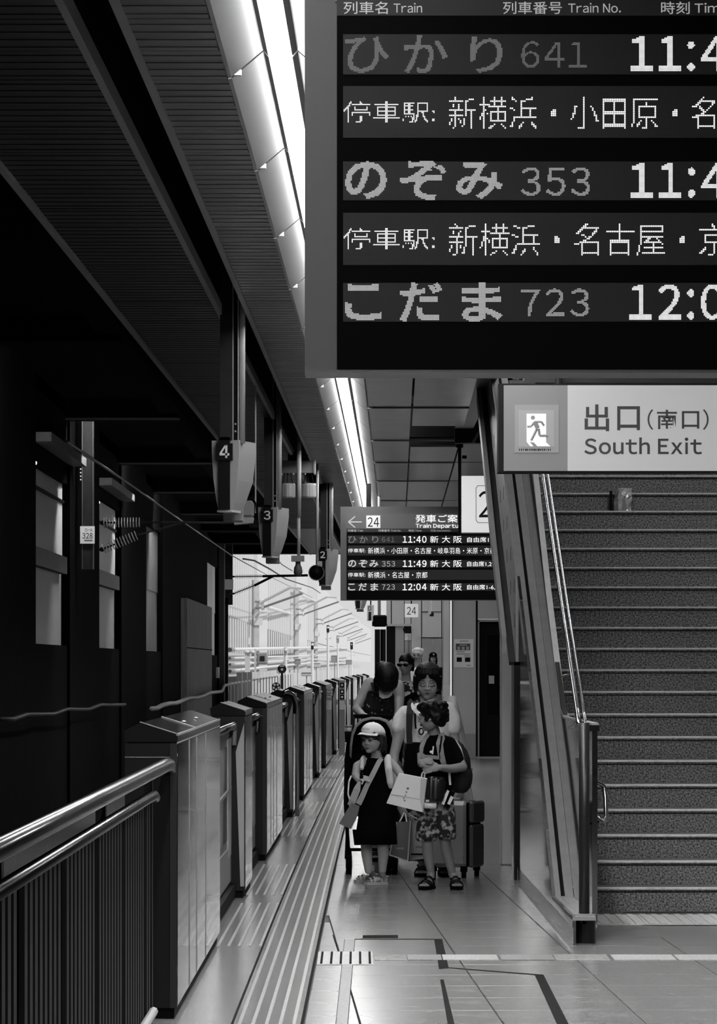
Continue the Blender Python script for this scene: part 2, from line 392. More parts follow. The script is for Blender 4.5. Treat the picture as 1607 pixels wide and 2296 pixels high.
# ---------------------------------------------------------------- fluorescent lights
def light_fitting(mt=None, L=2.66):
    t = thing('ceiling_light', (0, 0, 4), local=True)
    def pr(pts, n, m, sm=False): return MB().loft([[(x, y, z) for x, z in pts] for y in (0, L)], cap=True).build(n, m, t, sm)
    for s in (-1, 1):
        pr([(s * .2, 0), (s * .205, .015), (s * .075, .125), (s * .07, .11)], 'reflector', M_refl)
        pr([(s * .07, .11), (s * .075, .125), (s * .05, .1), (s * .048, .085)], 'lamp_channel', M_refl)
        pr([(s * .2, 0), (s * .215, -.004), (s * .215, .006), (s * .203, .01)], 'lip', M_trim)
    n = 8; pts = [(.05 * math.cos(a), .095 - .045 * math.sin(a)) for a in [math.pi * k / n for k in range(n + 1)]] + [(-.05, .11), (.05, .11)]
    pr(pts, 'tube_cover', mt or M_tube, False)
    MB().box(-.19, -.16, -.012, .012, .012, .035).build('clip', M_white, t)
    return t
L0 = light_fitting(); k = 0
ORD = ['first', 'second', 'third', 'fourth', 'fifth', 'sixth', 'seventh', 'eighth', 'ninth', 'tenth', 'eleventh', 'twelfth', 'thirteenth', 'fourteenth', 'fifteenth', 'sixteenth', 'seventeenth', 'eighteenth', 'nineteenth', 'twentieth']
sw_n = 0
for i, D in enumerate([3.6 + 2.7 * q for q in range(21)]):
    o = L0 if i == 0 else copy_tree(L0)
    o.location = (lx(D), D, 4.0); o.rotation_euler.z = -math.atan(.0108)
    if D + 2.7 < 12.4: lab = 'white fluorescent light in the ceiling trough above the camera, out of the frame'
    elif D < 29: lab = '%s glowing fluorescent light from the top edge, left of the large departure board' % ORD[max(0, i - 3)]
    else: lab = '%s glowing fluorescent light beyond the large board, toward the small departure board' % ORD[i - 10]
    tag(o, lab, 'ceiling light', 'fluorescent lights in the long trough')
L_ADD = light_fitting(M_tube_added)
far_l = None; used1 = []
def added_light():  # fittings added for brightness, none of them in view
    o = L_ADD if not used1 else copy_tree(L_ADD); used1.append(1); return o
for D in (81, 86, 89.2):  # added out of view to brighten the end wall
    o = added_light(); o.location = (1.3, D, 6.2)
    tag(o, 'added unseen light under the high roof before the far wall', 'ceiling light', 'added lights before the far wall')
for D in (62, 66, 70):  # stronger tubes added where hidden, brightening the far walls
    o = added_light(); o.location = (lx(D), D, 4.0)
    tag(o, 'added stronger light hidden past the small departure board', 'ceiling light', 'added lights past the small board')
for i, D in enumerate((-10, -4, 2)):  # unseen tubes made stronger, added as front light
    o = added_light(); o.location = (-.45, D - .6, 4.0)
    tag(o, 'added stronger light in the trough behind the viewpoint', 'ceiling light', 'added lights behind the viewpoint')
for i, D in enumerate((12.2, 15.2, 18.2)):  # added behind the large board to light people and risers from the front
    o = added_light(); o.location = (.8, D, 3.87)
    tag(o, '%s added unseen light above the large departure board, hidden by it' % ORD[i], 'ceiling light', 'added lights hidden by the large board')
for i, (x, D) in enumerate(((3.4, 9), (3.4, 14.5), (3.3, 42), (3.4, 52), (3.0, 68), (2.0, 72))):  # unseen row added to lift the light on floor and stairs
    o = added_light(); o.location = (x, D, 3.87)
    tag(o, 'added unseen light over the open floor by the stairs', 'ceiling light', 'added lights over the right half of the platform')
for i, D in enumerate((23.5, 28, 32)):  # added out of view so the flight gets light
    o = added_light(); o.location = (3.2, D, 7.35)
    tag(o, 'added unseen light high in the stairwell', 'ceiling light', 'added lights in the stairwell')

# ---------------------------------------------------------------- staircase
st = thing('floor_staircase', (3, 22.7, 0), kind='structure')
RIS, TRD, SD0 = .1565, .30, 22.73
me = MB().box(1.38, 5.7, 0, TRD + .03, -RIS, -.012); mstep = me.mesh('step'); mstep.materials.append(M_gran)
mn = MB().prism([(-.018, -.012), (-.022, 0), (.04, .001), (.04, -.012)], 1.38, 5.7, 'X').mesh('nosing'); mn.materials.append(M_nose)
mt_ = MB().box(1.38, 5.7, .04, TRD, -.012, 0).mesh('tread'); mt_.materials.append(M_gran)
mg = MB().box(1.38, 5.7, -.004, .0, -.03, -.024).mesh('nosing_groove'); mg.materials.append(M_black)
for n in range(26):
    s = place('step', mstep, st); s.location = (-.007 * n * TRD, SD0 + n * TRD, (n + 1) * RIS); s.rotation_euler.z = .007
    for nm, mm in (('nosing', mn), ('tread', mt_), ('nosing_groove', mg)):
        q = bpy.data.objects.new(nm, mm); COL.objects.link(q); q.parent = s
    # hidden mass under the step
sol = MB().prism([(SD0 + .3, 0), (SD0 + 26 * TRD, 25 * RIS - .02), (SD0 + 26 * TRD, 24 * RIS - .45), (SD0 + 1.6, 0)], 1.4, 5.7, 'X').build('stair_slab', M_dark, st)
MB().box(1.3, 5.7, SD0 + 26 * TRD, 36.5, 26 * RIS - .3, 26 * RIS).build('upper_landing', M_gran, st)
# foil packet on the upper steps
pk = MB(); rings = []
pD = SD0 + 18 * TRD - .004
for i in range(7):
    zz = 18 * RIS + .19 * i / 6 + .003; rings.append([(wx(1376 + 2 * i * .2, pD) + dx * .135 + R.uniform(-.006, .006), pD - .03 + .025 * (i / 6) - b * .02 - R.uniform(0, .018), zz) for dx, b in ((0, 0), (.2, 1), (.4, .5), (.6, 1.2), (.8, .8), (1, 0))] + [(wx(1376, pD) + .13, pD - .002, zz), (wx(1376, pD), pD - .002, zz)])
o = pk.loft(rings).build('foil_packet', mat('crumpled_foil', .6, .25, metal=.8, bump=.5, bscale=40)); tag(o, 'crumpled silver foil packet leaning on an upper stair riser', 'packet')
st_l = MB().box(wx(1366, pD), wx(1372, pD), pD - .02, pD - .002, 18 * RIS + .003, 18 * RIS + .17); tag(st_l.build('small_clip', M_black), 'small black clip standing beside the silver packet on the stairs', 'clip')

# ---------------------------------------------------------------- stair balustrade of steel, with cap, posts and rails
def bx(x0, D): return x0 - .007 * (D - 20)
ba = thing('stair_balustrade', (1.3, 22, 0), 'polished steel balustrade running up the open side of the granite stairs', 'balustrade')
LED = [(20.05, .16), (21.9, .155), (23.4, .98), (25.7, 2.07), (27.96, 3.13), (31.2, 4.45)]
def up_edge(D):
    for (a, za), (b, zb) in zip(LED, LED[1:]):
        if a <= D <= b: return za + (zb - za) * (D - a) / (b - a)
    return LED[-1][1]
def strip3(name, x0, x1, pts_lo, pts_hi, m):      # slab between two (D,z) polylines
    r = []
    for (d, a), (d2, b) in zip(pts_lo, pts_hi): r.append([(bx(x0, d), d, a), (bx(x1, d), d, a), (bx(x1, d2), d2, b), (bx(x0, d2), d2, b)])
    return MB().loft(r).build(name, m, ba)
seams = [20.05, 20.9, 21.9, 22.6, 23.4, 24.6, 25.7, 26.1]
for a, b in zip(seams, seams[1:]):
    strip3('outer_panel', 1.22, 1.24, [(a + .003, .1), (b - .003, .1)], [(a + .003, up_edge(a + .003)), (b - .003, up_edge(b - .003))], M_ss)
strip3('kick_plate', 1.225, 1.24, [(20.05, .0), (26.1, .0)], [(20.05, .1), (26.1, .1)], M_ssd)
LEDa = [(d, z) for d, z in LED]
strip3('ledge', 1.22, 1.274, [(d, z - .02) for d, z in LEDa], LEDa, M_ssb)
strip3('ledge', 1.299, 1.353, [(d, z - .02) for d, z in LEDa], LEDa, M_ssb)
strip3('ledge_groove', 1.274, 1.299, [(d, z - .04) for d, z in LEDa], [(d, z - .02) for d, z in LEDa], M_black)
strip3('ledge_end', 1.274, 1.299, [(20.05, .12), (21.95, .12)], [(20.05, .161), (21.95, .156)], M_ssb)
up = [(20.35, 1.25), (22.9, 1.25), (23.2, 1.3), (24.8, 2.12), (26.4, 3.046), (28.9, 4.45)]
lo = [(d, up_edge(d) - .03) for d, _ in up]
useams = [20.35, 21.6, 22.9, 23.9, 24.8, 25.6, 26.4, 27.6, 28.9]
def up_z(D):
    for (a, za), (b, zb) in zip(up, up[1:]):
        if a <= D <= b: return za + (zb - za) * (D - a) / (b - a)
    return up[-1][1]
for a, b in zip(useams, useams[1:]):
    strip3('upper_panel', 1.354, 1.385, [(a + .002, up_edge(a) - .1), (b - .002, up_edge(b) - .1)], [(a + .003, up_z(a)), (b - .003, up_z(b))], M_ss)
strip3('top_cap', 1.352, 1.392, [(d, z) for d, z in up], [(d, z + .012) for d, z in up], M_ssb)
MB().box(1.29, 1.39, 20.3, 20.36, 1.215, 1.25).build('end_bracket', M_black, ba)
MB().tube([(1.302, 20.3, .16), (1.302, 20.3, 1.262)], .031, 16).build('end_post', mat('dark_post', .03, .35, metal=.5), ba, True)
o = MB().tube([(1.302, 20.24, 0), (1.302, 20.24, .157)], .062, 20).build('post_base', mat('dark_post', .03), ba)
MB().tube([(1.302, 20.24, .157), (1.302, 20.24, .163)], .064, 20).build('base_rim', M_ssb, ba)
# upper stringer with slots and lower flange
SL = [(26.1, 1.62), (28.3, 2.64), (30.3, 3.62), (31.2, 4.05)]
SU = [(26.1, up_edge(26.1)), (28.3, up_edge(28.3)), (30.3, up_edge(30.3)), (31.2, 4.45)]
strip3('stringer', 1.21, 1.235, SL, SU, M_ssb)
strip3('stringer_soffit', 1.16, 1.22, [(d, z - .025) for d, z in SL], [(d, z - .0) for d, z in SL], M_dark)  # the underside's shadow is put into its dark colour
SF = [(26.5, 1.8)] + SL[1:]
strip3('stringer_flange', 1.125, 1.16, [(d, z - .12) for d, z in SF], [(d, z + .02) for d, z in SF], M_ssb)
d = 26.3
while d < 30.8:
    for e in (.16, .42): strip3('slot', 1.2085, 1.211, [(d, SL[0][1] + (d - 26.1) * .47 + e), (d + .03, SL[0][1] + (d - 26.1) * .47 + e + .01)], [(d, SL[0][1] + (d - 26.1) * .47 + e + .1), (d + .03, SL[0][1] + (d - 26.1) * .47 + e + .11)], M_black)
    d += .55
MB().cham(1.132, 1.235, 28.0, 28.2, 0, 2.4, .012).build('clad_column', mat('satin_cladding', .8, .25, metal=.55), ba)
MB().box(1.155, 1.178, 26.1, 26.16, 0, 1.62).build('edge_strip', M_dark, ba)
MB().box(1.178, 1.24, 26.1, 27.1, 0, 1.6).build('under_wall', M_ssd, ba)
MB().box(1.2, 5.7, 28.3, 28.4, 0, 2.2).build('under_wall', M_dark, st)
# round handrail inside, with brackets
def railpt(D): return Vector((bx(1.462, D), D, up_z(D) + .01))
h = thing('handrail', (1.4, 22, 1.2), 'bright round steel handrail climbing the stairs beside the balustrade', 'handrail')
pts = [P(1297, 1622, 20.55)] + [Vector((bx(1.425 + .0, D), D, z)) for D, z in ((23.6, 1.27), (24.8, 1.96), (26.4, 2.9), (28.9, 4.3))]
pts = [P(1297.5, 1622, 20.5), P(1294, 1590, 22.6), P(1257, 1340, 25.3), P(1216, 1060, 27.6), P(1196, 900, 29.2)]
MB().tube(pts, .0165, 12).build('rail', M_pipe, h, True)
pts2 = [p + Vector((.042, 0, -.02)) for p in pts]
MB().tube(pts2, .013, 10).build('lower_rail', M_pipe, h, True)
for i, t in enumerate((.35, .9, 1.35, 1.75, 2.15, 2.5, 2.85, 3.3)):
    k = int(t); p = pts[k].lerp(pts[k + 1], t - k)
    MB().tube([p, p + Vector((-.02, .03, -.05)), p + Vector((-.055, .06, -.06))], .008, 6).build('bracket', M_pipe, h)
g = thing('grab_loop', (1.4, 20.5, .5), 'bent steel grab loop at the end of the stair handrail', 'handrail')
gp = [P(1318, 1748, 21.4), P(1345, 1757, 21.5), P(1353, 1763, 21.5), P(1357, 1790, 21.5), P(1358, 1830, 21.4), P(1354, 1841, 21.4), P(1347, 1836, 21.4), P(1320, 1818, 21.4)]
MB().tube(gp, .0145, 10).build('loop', M_pipe, g, True)
MB().tube([P(1323, 1757, 21.5), P(1326, 1815, 21.5)], .012, 8).build('stay', M_pipe, g, True)
MB().tube([P(1335, 1768, 21.45), P(1329, 1785, 21.5), P(1322, 1786, 21.55)], .008, 6).build('bracket', M_black, g)
MB().tube([P(1341, 1842, 21.45), P(1335, 1852, 21.6), P(1334, 1868, 21.9)], .007, 6).build('bracket', M_black, g)

# ---------------------------------------------------------------- far walls
wfar = thing('wall_far', (3, 60, 0), kind='structure')
MB().box(1.61, 2.0, 60, 60.3, 0, 4.4).build('wall_panel', M_wallp, wfar)
MB().box(2.035, 2.6, 60, 60.3, 2.38, 4.4).build('wall_panel', M_wallp, wfar)
MB().box(1.6, 1.61, 60.02, 60.3, 0, 4.4).build('wall_joint', M_black, wfar)
MB().box(2.0, 2.035, 60.05, 60.3, 0, 4.4).build('wall_joint', M_black, wfar)
MB().box(2.6, 9, 60, 60.3, 0, 4.4).build('wall_panel', M_wallp, wfar)
MB().box(1.61, 2.0, 59.99, 60, 0, .42).build('skirting_panel', M_wallp2, wfar)
MB().cham(1.435, 1.56, 59.9, 60.1, 0, 4.2, .015).build('bright_column', mat('satin_cladding', .8), wfar)
MB().box(1.435, 1.555, 59.89, 59.9, 1.05, 1.25).build('column_band', M_white, wfar)
d2 = thing('door_1', (2.2, 60, 0), kind='structure')
MB().box(2.035, 2.06, 59.97, 60.2, 0, 2.36).build('door_frame', M_grey, d2)
MB().box(2.035, 2.62, 59.97, 60.2, 2.33, 2.37).build('door_frame', M_grey, d2)
MB().box(2.06, 2.6, 60.1, 60.15, 0, 2.33).build('door_leaf', M_black, d2)
MB().box(2.2, 2.5, 60.085, 60.1, .75, 2.1).build('door_glazing', mat('black_glass', .004, .08), d2)
MB().box(2.0, 2.6, 59.9, 60.0, 0, .03).build('door_sill', M_ssb, d2)
MB().box(wx(1096, 60), wx(1108, 60), 60.07, 60.085, wz(1533, 60), wz(1515, 60)).build('door_notice', M_greyl, d2)
wfl = thing('wall_end', (1.5, 92, 0), kind='structure')
D = 92
def ew(px0, px1, y0, y1, n, m, dd=0, t=.05): return MB().box(wx(px0, D - dd), wx(px1, D - dd), D - dd, D - dd + t, max(0, wz(y1, D - dd)), wz(y0, D - dd)).build(n, m, wfl)
for a, b in ((866, 876), (878, 905.5), (907, 920.5), (922, 944), (946, 989), (991, 1005)):
    ew(a, b, 1270, 1399 if b < 922 else 1720, 'wall_panel', M_wallp)
ew(886, 905.5, 1401, 1720, 'wall_panel', M_wallp2); ew(907, 921, 1437, 1720, 'wall_panel', M_wallp2)
ew(907, 921, 1420, 1436, 'white_panel', M_white)
ew(866, 1008, 1265, 1725, 'wall_backing', M_black, -.06)
ew(868, 922, 1399, 1404, 'header_trim', M_greyl, .03)
ew(946, 990, 1371, 1372.5, 'seam_trim', M_black, .02)
ew(946, 993, 1429, 1431, 'seam_trim', M_black, .02)
ew(947, 968.5, 1432, 1720, 'wall_door', M_wallp2, .02); ew(969.5, 990, 1432, 1720, 'wall_door', M_wallp2, .02)

# black kiosk post and fittings near the far wall
p = thing('monitor_post', P(853, 1742.4, 50), 'black post with a boxed head standing on the platform beyond the stroller', 'post')
MB().box(wx(840, 50), wx(852, 50), 50, 50.2, 0, 2.1).build('post_half', M_dark, p)
MB().box(wx(852.5, 50), wx(858, 50), 50.03, 50.2, 0, 2.1).build('post_slot', M_black, p)
MB().box(wx(858, 50), wx(865, 50), 50, 50.2, 0, 2.1).build('post_half', M_dark, p)
MB().cham(wx(836, 50), wx(867, 50), 49.95, 50.25, wz(1405, 50), wz(1379, 50), .02).build('head_box', M_black, p)
MB().box(wx(834, 50), wx(837, 50), 50, 50.15, wz(1404, 50), wz(1393, 50)).build('side_box', M_black, p)
MB().tube([P(850, 1380, 50.1), Vector((wx(850, 50.1), 50.1, 4.0))], .022, 8).build('hanger_pipe', M_greyl, p)
# ---------------------------------------------------------------- lettering
def text_tris(s, x0, x1, y0, y1, offset=0.0, res=3):   # glyph triangles fitted to a box (y up)
    c = bpy.data.curves.new('t', 'FONT'); c.body = s; c.size = 1; c.resolution_u = res; c.offset = offset
    o = bpy.data.objects.new('t', c); m = o.to_mesh(); m.calc_loop_triangles()
    vs = [(v.co.x, v.co.y) for v in m.vertices]; ts = [tuple(t.vertices) for t in m.loop_triangles]
    o.to_mesh_clear(); bpy.data.objects.remove(o); bpy.data.curves.remove(c)
    ax, bx_ = min(v[0] for v in vs), max(v[0] for v in vs); ay, by = min(v[1] for v in vs), max(v[1] for v in vs)
    return [(x0 + (x - ax) / (bx_ - ax) * (x1 - x0), y0 + (y - ay) / (by - ay) * (y1 - y0)) for x, y in vs], ts
def latin_tris(s, x0, x1, y0, y1, offset=0.0, gap=.1, space=.3):   # grotesque letters set one by one
    V, T, x = [], [], 0.0
    for ch in s:
        if ch == ' ': x += space; continue
        full = chr(ord(ch) + 0xFEE0)
        c = bpy.data.curves.new('t', 'FONT'); c.body = full; c.size = 1; c.resolution_u = 4; c.offset = offset
        o = bpy.data.objects.new('t', c); m = o.to_mesh(); m.calc_loop_triangles(); a = min(v.co.x for v in m.vertices); k = len(V)
        V += [(v.co.x - a + x, v.co.y) for v in m.vertices]; T += [tuple(i + k for i in t.vertices) for t in m.loop_triangles]
        x = max(v[0] for v in V[k:]) + gap; o.to_mesh_clear(); bpy.data.objects.remove(o); bpy.data.curves.remove(c)
    ax, bx_ = min(v[0] for v in V), max(v[0] for v in V); ay, by = min(v[1] for v in V), max(v[1] for v in V)
    return [(x0 + (x - ax) / (bx_ - ax) * (x1 - x0), y0 + (y - ay) / (by - ay) * (y1 - y0)) for x, y in V], T
def any_tris(s, x0, x1, y0, y1, offset=0.0, gap=.1):
    return latin_tris(s, x0, x1, y0, y1, offset, gap) if all(ord(ch) < 127 for ch in s) else text_tris(s, x0, x1, y0, y1, offset)
def text_on(name, s, x0, x1, z0, z1, y, m, parent, offset=0.0, depth=.002):   # flat lettering on a face that looks at -Y
    v, t = any_tris(s, x0, x1, z0, z1, offset)
    b = MB(); b.add([(a, y - depth, c) for a, c in v], t); return b.build(name, m, parent, fix=False)
def dots(v, t, p, ox, oy, r=.38):                      # lit dots of a matrix whose centres fall inside the glyphs
    import numpy as np
    V = np.array(v); x0, y0 = V.min(0) - p; x1, y1 = V.max(0) + p
    xs = np.arange(math.floor((x0 - ox) / p), math.ceil((x1 - ox) / p)) * p + ox + p / 2
    ys_ = np.arange(math.floor((y0 - oy) / p), math.ceil((y1 - oy) / p)) * p + oy + p / 2
    X, Y = np.meshgrid(xs, ys_); hit = np.zeros(X.shape, bool)
    for a, b, c in t:
        A, B, C = V[a], V[b], V[c]
        d = (B[0] - A[0]) * (C[1] - A[1]) - (B[1] - A[1]) * (C[0] - A[0])
        if abs(d) < 1e-9: continue
        u = ((B[0] - X) * (C[1] - Y) - (B[1] - Y) * (C[0] - X)) / d; w_ = ((C[0] - X) * (A[1] - Y) - (C[1] - Y) * (A[0] - X)) / d
        hit |= (u >= -.02) & (w_ >= -.02) & (u + w_ <= 1.02)
    return [(x, y) for x, y in zip(X[hit], Y[hit])], p * r
def led_mat():
    m = mat('led_matrix_off', .01, .5); nt = m.node_tree; b = nt.nodes['Principled BSDF']
    tc = nt.nodes.new('ShaderNodeTexCoord'); sp = nt.nodes.new('ShaderNodeSeparateXYZ'); nt.links.new(tc.outputs['Object'], sp.inputs[0])
    f = []
    for ax in ('X', 'Z'):
        a = nt.nodes.new('ShaderNodeMath'); a.operation = 'MULTIPLY'; a.inputs[1].default_value = 1 / .0037; nt.links.new(sp.outputs[ax], a.inputs[0])
        q = nt.nodes.new('ShaderNodeMath'); q.operation = 'PINGPONG'; q.inputs[1].default_value = .5; nt.links.new(a.outputs[0], q.inputs[0]); f.append(q)
    mn_ = nt.nodes.new('ShaderNodeMath'); mn_.operation = 'MINIMUM'; nt.links.new(f[0].outputs[0], mn_.inputs[0]); nt.links.new(f[1].outputs[0], mn_.inputs[1])
    r = nt.nodes.new('ShaderNodeMapRange'); r.inputs['From Min'].default_value = .1; r.inputs['From Max'].default_value = .3; r.inputs['To Min'].default_value = .004; r.inputs['To Max'].default_value = .035
    nt.links.new(mn_.outputs[0], r.inputs[0]); c = nt.nodes.new('ShaderNodeCombineColor')
    for i in range(3): nt.links.new(r.outputs[0], c.inputs[i])
    nt.links.new(c.outputs[0], b.inputs['Base Color']); return m
M_led = led_mat()
E_hi, E_mid, E_lo, E_dim = emitm('led_white', 1.1), emitm('led_soft', .5), emitm('led_grey', .34), emitm('led_dim', .17)
E_dim2 = emitm('led_faint', .13)
M_screen = mat('board_glass', .002, .6, spec=.08)
M_frame = mat('board_frame', .15, .4, noise=.04, scale=4)
M_head = mat('board_header', .035, .45)
M_text = emitm('header_lettering', .25, .5)

FS = 46.98 / 9.0
def nx(xf): return 683 + (xf - 763) * FS
def ny(yf): return 20 + (yf - 1190) * FS
ROWS = [  # text, x0, x1, y0, y1 in photo pixels of the near board, brightness, matrix pitch, weight
 ('ひ', 773, 872, 84, 165, 'dim', 3.15, .008), ('か', 905, 1003, 80, 165, 'dim', 3.15, .008), ('り', 1053, 1127, 82, 165, 'dim', 3.15, .008), ('641', 1168, 1315, 94, 153, 'dim2', 3.15, 0), ('11:40', 1412, 1690, 82, 161, 'hi', 3.15, .012),
 ('停車駅:', 770, 975, 228, 276, 'hi', 3.0, -.006), ('新横浜・小田原・名古屋・岐阜羽島・米原・京都', 1006, 2494, 218, 290, 'hi', 4.0, -.008),
 ('の', 773, 867, 363, 447, 'mid', 3.15, .022), ('ぞ', 897, 1000, 361, 450, 'mid', 3.15, .022), ('み', 1022, 1126, 364, 447, 'mid', 3.15, .022), ('353', 1168, 1322, 376, 440, 'lo', 3.15, .004), ('11:49', 1412, 1690, 366, 445, 'hi', 3.15, .012),
 ('停車駅:', 770, 975, 512, 560, 'hi', 3.0, -.006), ('新横浜・名古屋・京都', 1006, 1700, 502, 574, 'hi', 4.0, -.008),
 ('こ', 772, 855, 638, 719, 'mid', 3.15, .022), ('だ', 895, 992, 634, 722, 'mid', 3.15, .022), ('ま', 1035, 1125, 635, 722, 'mid', 3.15, .022), ('723', 1168, 1320, 648, 710, 'lo', 3.15, .004), ('12:04', 1410, 1690, 638, 718, 'hi', 3.15, .012),
]
for a, v in (('新', 0), ('大', 1), ('阪', 2)):
    for y0 in (82, 366, 640): ROWS.append((a, nx(964) + v * nx(26.3) - v * nx(0), nx(982.5) + v * (nx(26.3) - nx(0)), y0, y0 + 80, 'hi', 4.2, .0))
ROWS += [('自由席1-5', nx(1047), nx(1110), 95, 155, 'hi', 4.0, 0), ('自由席1,2号', nx(1047), nx(1115), 378, 440, 'hi', 4.0, 0), ('自由席1-6,14', nx(1047), nx(1124), 650, 712, 'hi', 4.0, 0)]
BW, BT = 2010, -262                                     # board width and top in near pixels
def board(name, D, x_left, y20, label, matrix):         # x_left: photo x of the left edge; y20: photo y of the header row centre
    s = 9.0 / F                                         # metres per near pixel
    X0 = wx(x_left, D); Zh = wz(y20, D)
    X = lambda u: X0 + (u - 683) * s
    Z = lambda v: Zh - (v - 20) * s
    t = thing(name, (X(683 + BW / 2), D, Z(836)), label, 'departure board')
    MB().box(X(683), X(683 + BW), D, D + .17, Z(836), Z(BT)).build('casing', M_frame, t)
    MB().box(X(683), X(683 + BW), D - .004, D, Z(836), Z(829)).build('bottom_lip', mat('lip_steel', .16, .4, metal=.6), t)
    MB().box(X(755), X(683 + BW - 55), D - .006, D, Z(829), Z(36)).build('screen', M_screen, t)
    MB().box(X(755), X(683 + BW - 55), D - .007, D, Z(36), Z(-5)).build('column_header', M_head, t)
    for a, b in ((78, 168), (194, 310), (363, 450), (478, 595), (635, 722)):
        MB().box(X(769), X(683 + BW - 75), D - .008, D - .006, Z(b), Z(a)).build('led_row', M_led, t)
    em = {'hi': E_hi, 'mid': E_mid, 'lo': E_lo, 'dim': E_dim, 'dim2': E_dim2}
    for tx, x0, x1, y0, y1, br, p, wgt in ROWS:
        if matrix and x0 > 1640: continue
        v, tr = any_tris(tx, x0, x1, -y1, -y0, wgt, .16)
        b = MB()
        if matrix:
            pts, r = dots(v, tr, p, 770, -y1)
            for x, y in pts:
                if x < 1700: b.add([(X(x - r), D - .009, Z(-(y - r))), (X(x + r), D - .009, Z(-(y - r))), (X(x + r), D - .009, Z(-(y + r))), (X(x - r), D - .009, Z(-(y + r)))], [(0, 1, 2, 3)])
            o = b.build('led_characters', em[br], t, fix=False); o['kind'] = 'stuff'
        else:
            b.add([(X(x), D - .009, Z(-y)) for x, y in v], tr); b.build('led_characters', em[br], t, fix=False)
    for tx, x0, x1 in (('列車名', 770, 869), ('Train', 882, 946), ('列車番号', 1127, 1259), ('Train No.', 1273, 1391), ('時刻', 1481, 1545), ('Time', 1556, 1632), ('行先', 1737, 1800), ('Destination', 1812, 1972)):
        cj = ord(tx[0]) > 999; text_on('header_lettering', tx, X(x0), X(x1), Z(33 if cj else 30), Z(5 if cj else 8), D - .007, M_text, t, .004)
    # direction header above
    MB().box(X(nx(776)), X(683 + BW - 55), D - .006, D, Z(ny(1187)), Z(ny(1152))).build('direction_panel', mat('direction_panel', .13, .4, emit=.03), t)
    ah = MB()
    for a, b in (((781, 1170.5), (811, 1170.5)), ((781, 1170.5), (796, 1158)), ((781, 1170.5), (796, 1183))):
        ah.tube([(X(nx(a[0])), D - .008, Z(ny(a[1]))), (X(nx(b[0])), D - .008, Z(ny(b[1])))], .0085, 6)
    ah.build('arrow', E_mid, t)
    MB().cham(X(nx(821)), X(nx(852.5)), D - .014, D - .006, Z(ny(1184)), Z(ny(1156)), .003).build('track_plate', emitm('lit_plate', .42, .6), t)
    text_on('track_number', '24', X(nx(824)), X(nx(849.5)), Z(ny(1181)), Z(ny(1160)), D - .014, M_black, t, .006)
    text_on('title_lettering', '発車ご案内', X(nx(931)), X(nx(1048)), Z(ny(1171.5)), Z(ny(1154)), D - .006, E_hi, t, .004)
    text_on('title_lettering', 'Train Departures', X(nx(931.5)), X(nx(1051)), Z(ny(1186)), Z(ny(1174)), D - .006, E_hi, t, .008)
    for u in (300, 1500): MB().box(X(683 + u), X(683 + u + 60), D + .05, D + .1, Z(BT), 4.02).build('hanger', M_dark, t)
    return t
board('departure_board', 9.0, 683, 20, 'large black LED departure board hanging nearest at the upper edge of the photo', True)
board('departure_board', 46.98, 763, 1190, 'small distant LED departure board with a left arrow and 24 beside the ceiling lights', False)

# exit sign over the stairs
D = 21.0; t = thing('exit_sign', P(1500, 1057, D), 'backlit sign reading South Exit hanging in front of the granite stairs', 'sign')
MB().box(wx(1117, D), 2.95, D, D + .22, wz(1058.5, D), wz(860, D)).build('casing', M_black, t)
MB().box(wx(1129, D), wx(1272, D), D - .006, D, wz(1056, D), wz(864, D)).build('pictogram_panel', mat('sign_grey', .06, .4, emit=.07), t)
MB().box(wx(1272, D), 2.93, D - .007, D, wz(1056, D), wz(864, D)).build('lit_panel', mat('sign_white', .14, .4, emit=.22), t)
MB().box(wx(1154, D), wx(1252, D), D - .013, D - .006, wz(1015, D), wz(908, D)).build('plate', mat('plate_grey', .1, .4, emit=.08), t)
MB().box(wx(1162, D), wx(1241, D), D - .016, D - .013, wz(1002, D), wz(920, D)).build('pictogram_field', mat('field_grey', .1, .4, emit=.12), t)
def flat(name, pts, y, m): return MB().add([(wx(a, D), y, wz(b, D)) for a, b in pts], [tuple(range(len(pts)))]).build(name, m, t, fix=False)
flat('doorway', [(1180, 928), (1180, 991), (1188, 1001), (1195, 1001), (1187, 991), (1197, 993), (1204, 1001), (1233, 1001), (1223.5, 992), (1223.5, 928)], D - .0175, emitm('door_white', .5, .3))
MR = mat('runner_grey', .1, .5, emit=.07)
rn = MB(); Y = D - .019
def ln(pts, w):
    for a, b in zip(pts, pts[1:]): rn.tube([(wx(a[0], D), Y, wz(a[1], D)), (wx(b[0], D), Y, wz(b[1], D))], w * D / F, 6)
ln([(1198, 946), (1190, 956), (1181, 957)], 2.6); ln([(1197, 946), (1213, 946), (1219, 955)], 2.6)
ln([(1199, 948), (1205, 961)], 5.5); ln([(1203, 962), (1190, 988)], 3); ln([(1207, 962), (1209, 977), (1228, 977)], 3)
rn.tube([(wx(1194, D), Y + .002, wz(937, D)), (wx(1194, D), Y - .001, wz(937, D))], 4.8 * D / F, 14)
rn.build('running_figure', MR, t)
flat('shadow_slash', [(1189, 992), (1195, 993), (1203, 1001), (1197, 1001)], D - .0185, MR)
sm = MB()
for k in range(16): sm.box(wx(1163 + k * 4.6, D), wx(1163 + k * 4.6 + R.uniform(1.5, 3.8), D), D - .0145, D - .013, wz(1011, D), wz(1006.5, D))
o = sm.build('small_print', M_black, t); o['kind'] = 'stuff'
MT = mat('sign_lettering', .008, .5)
text_on('lettering', '出', wx(1310, D), wx(1365, D), wz(967, D), wz(907, D), D - .0072, MT, t, .016)
text_on('lettering', '口', wx(1383, D), wx(1434, D), wz(965, D), wz(911, D), D - .0072, MT, t, .016)
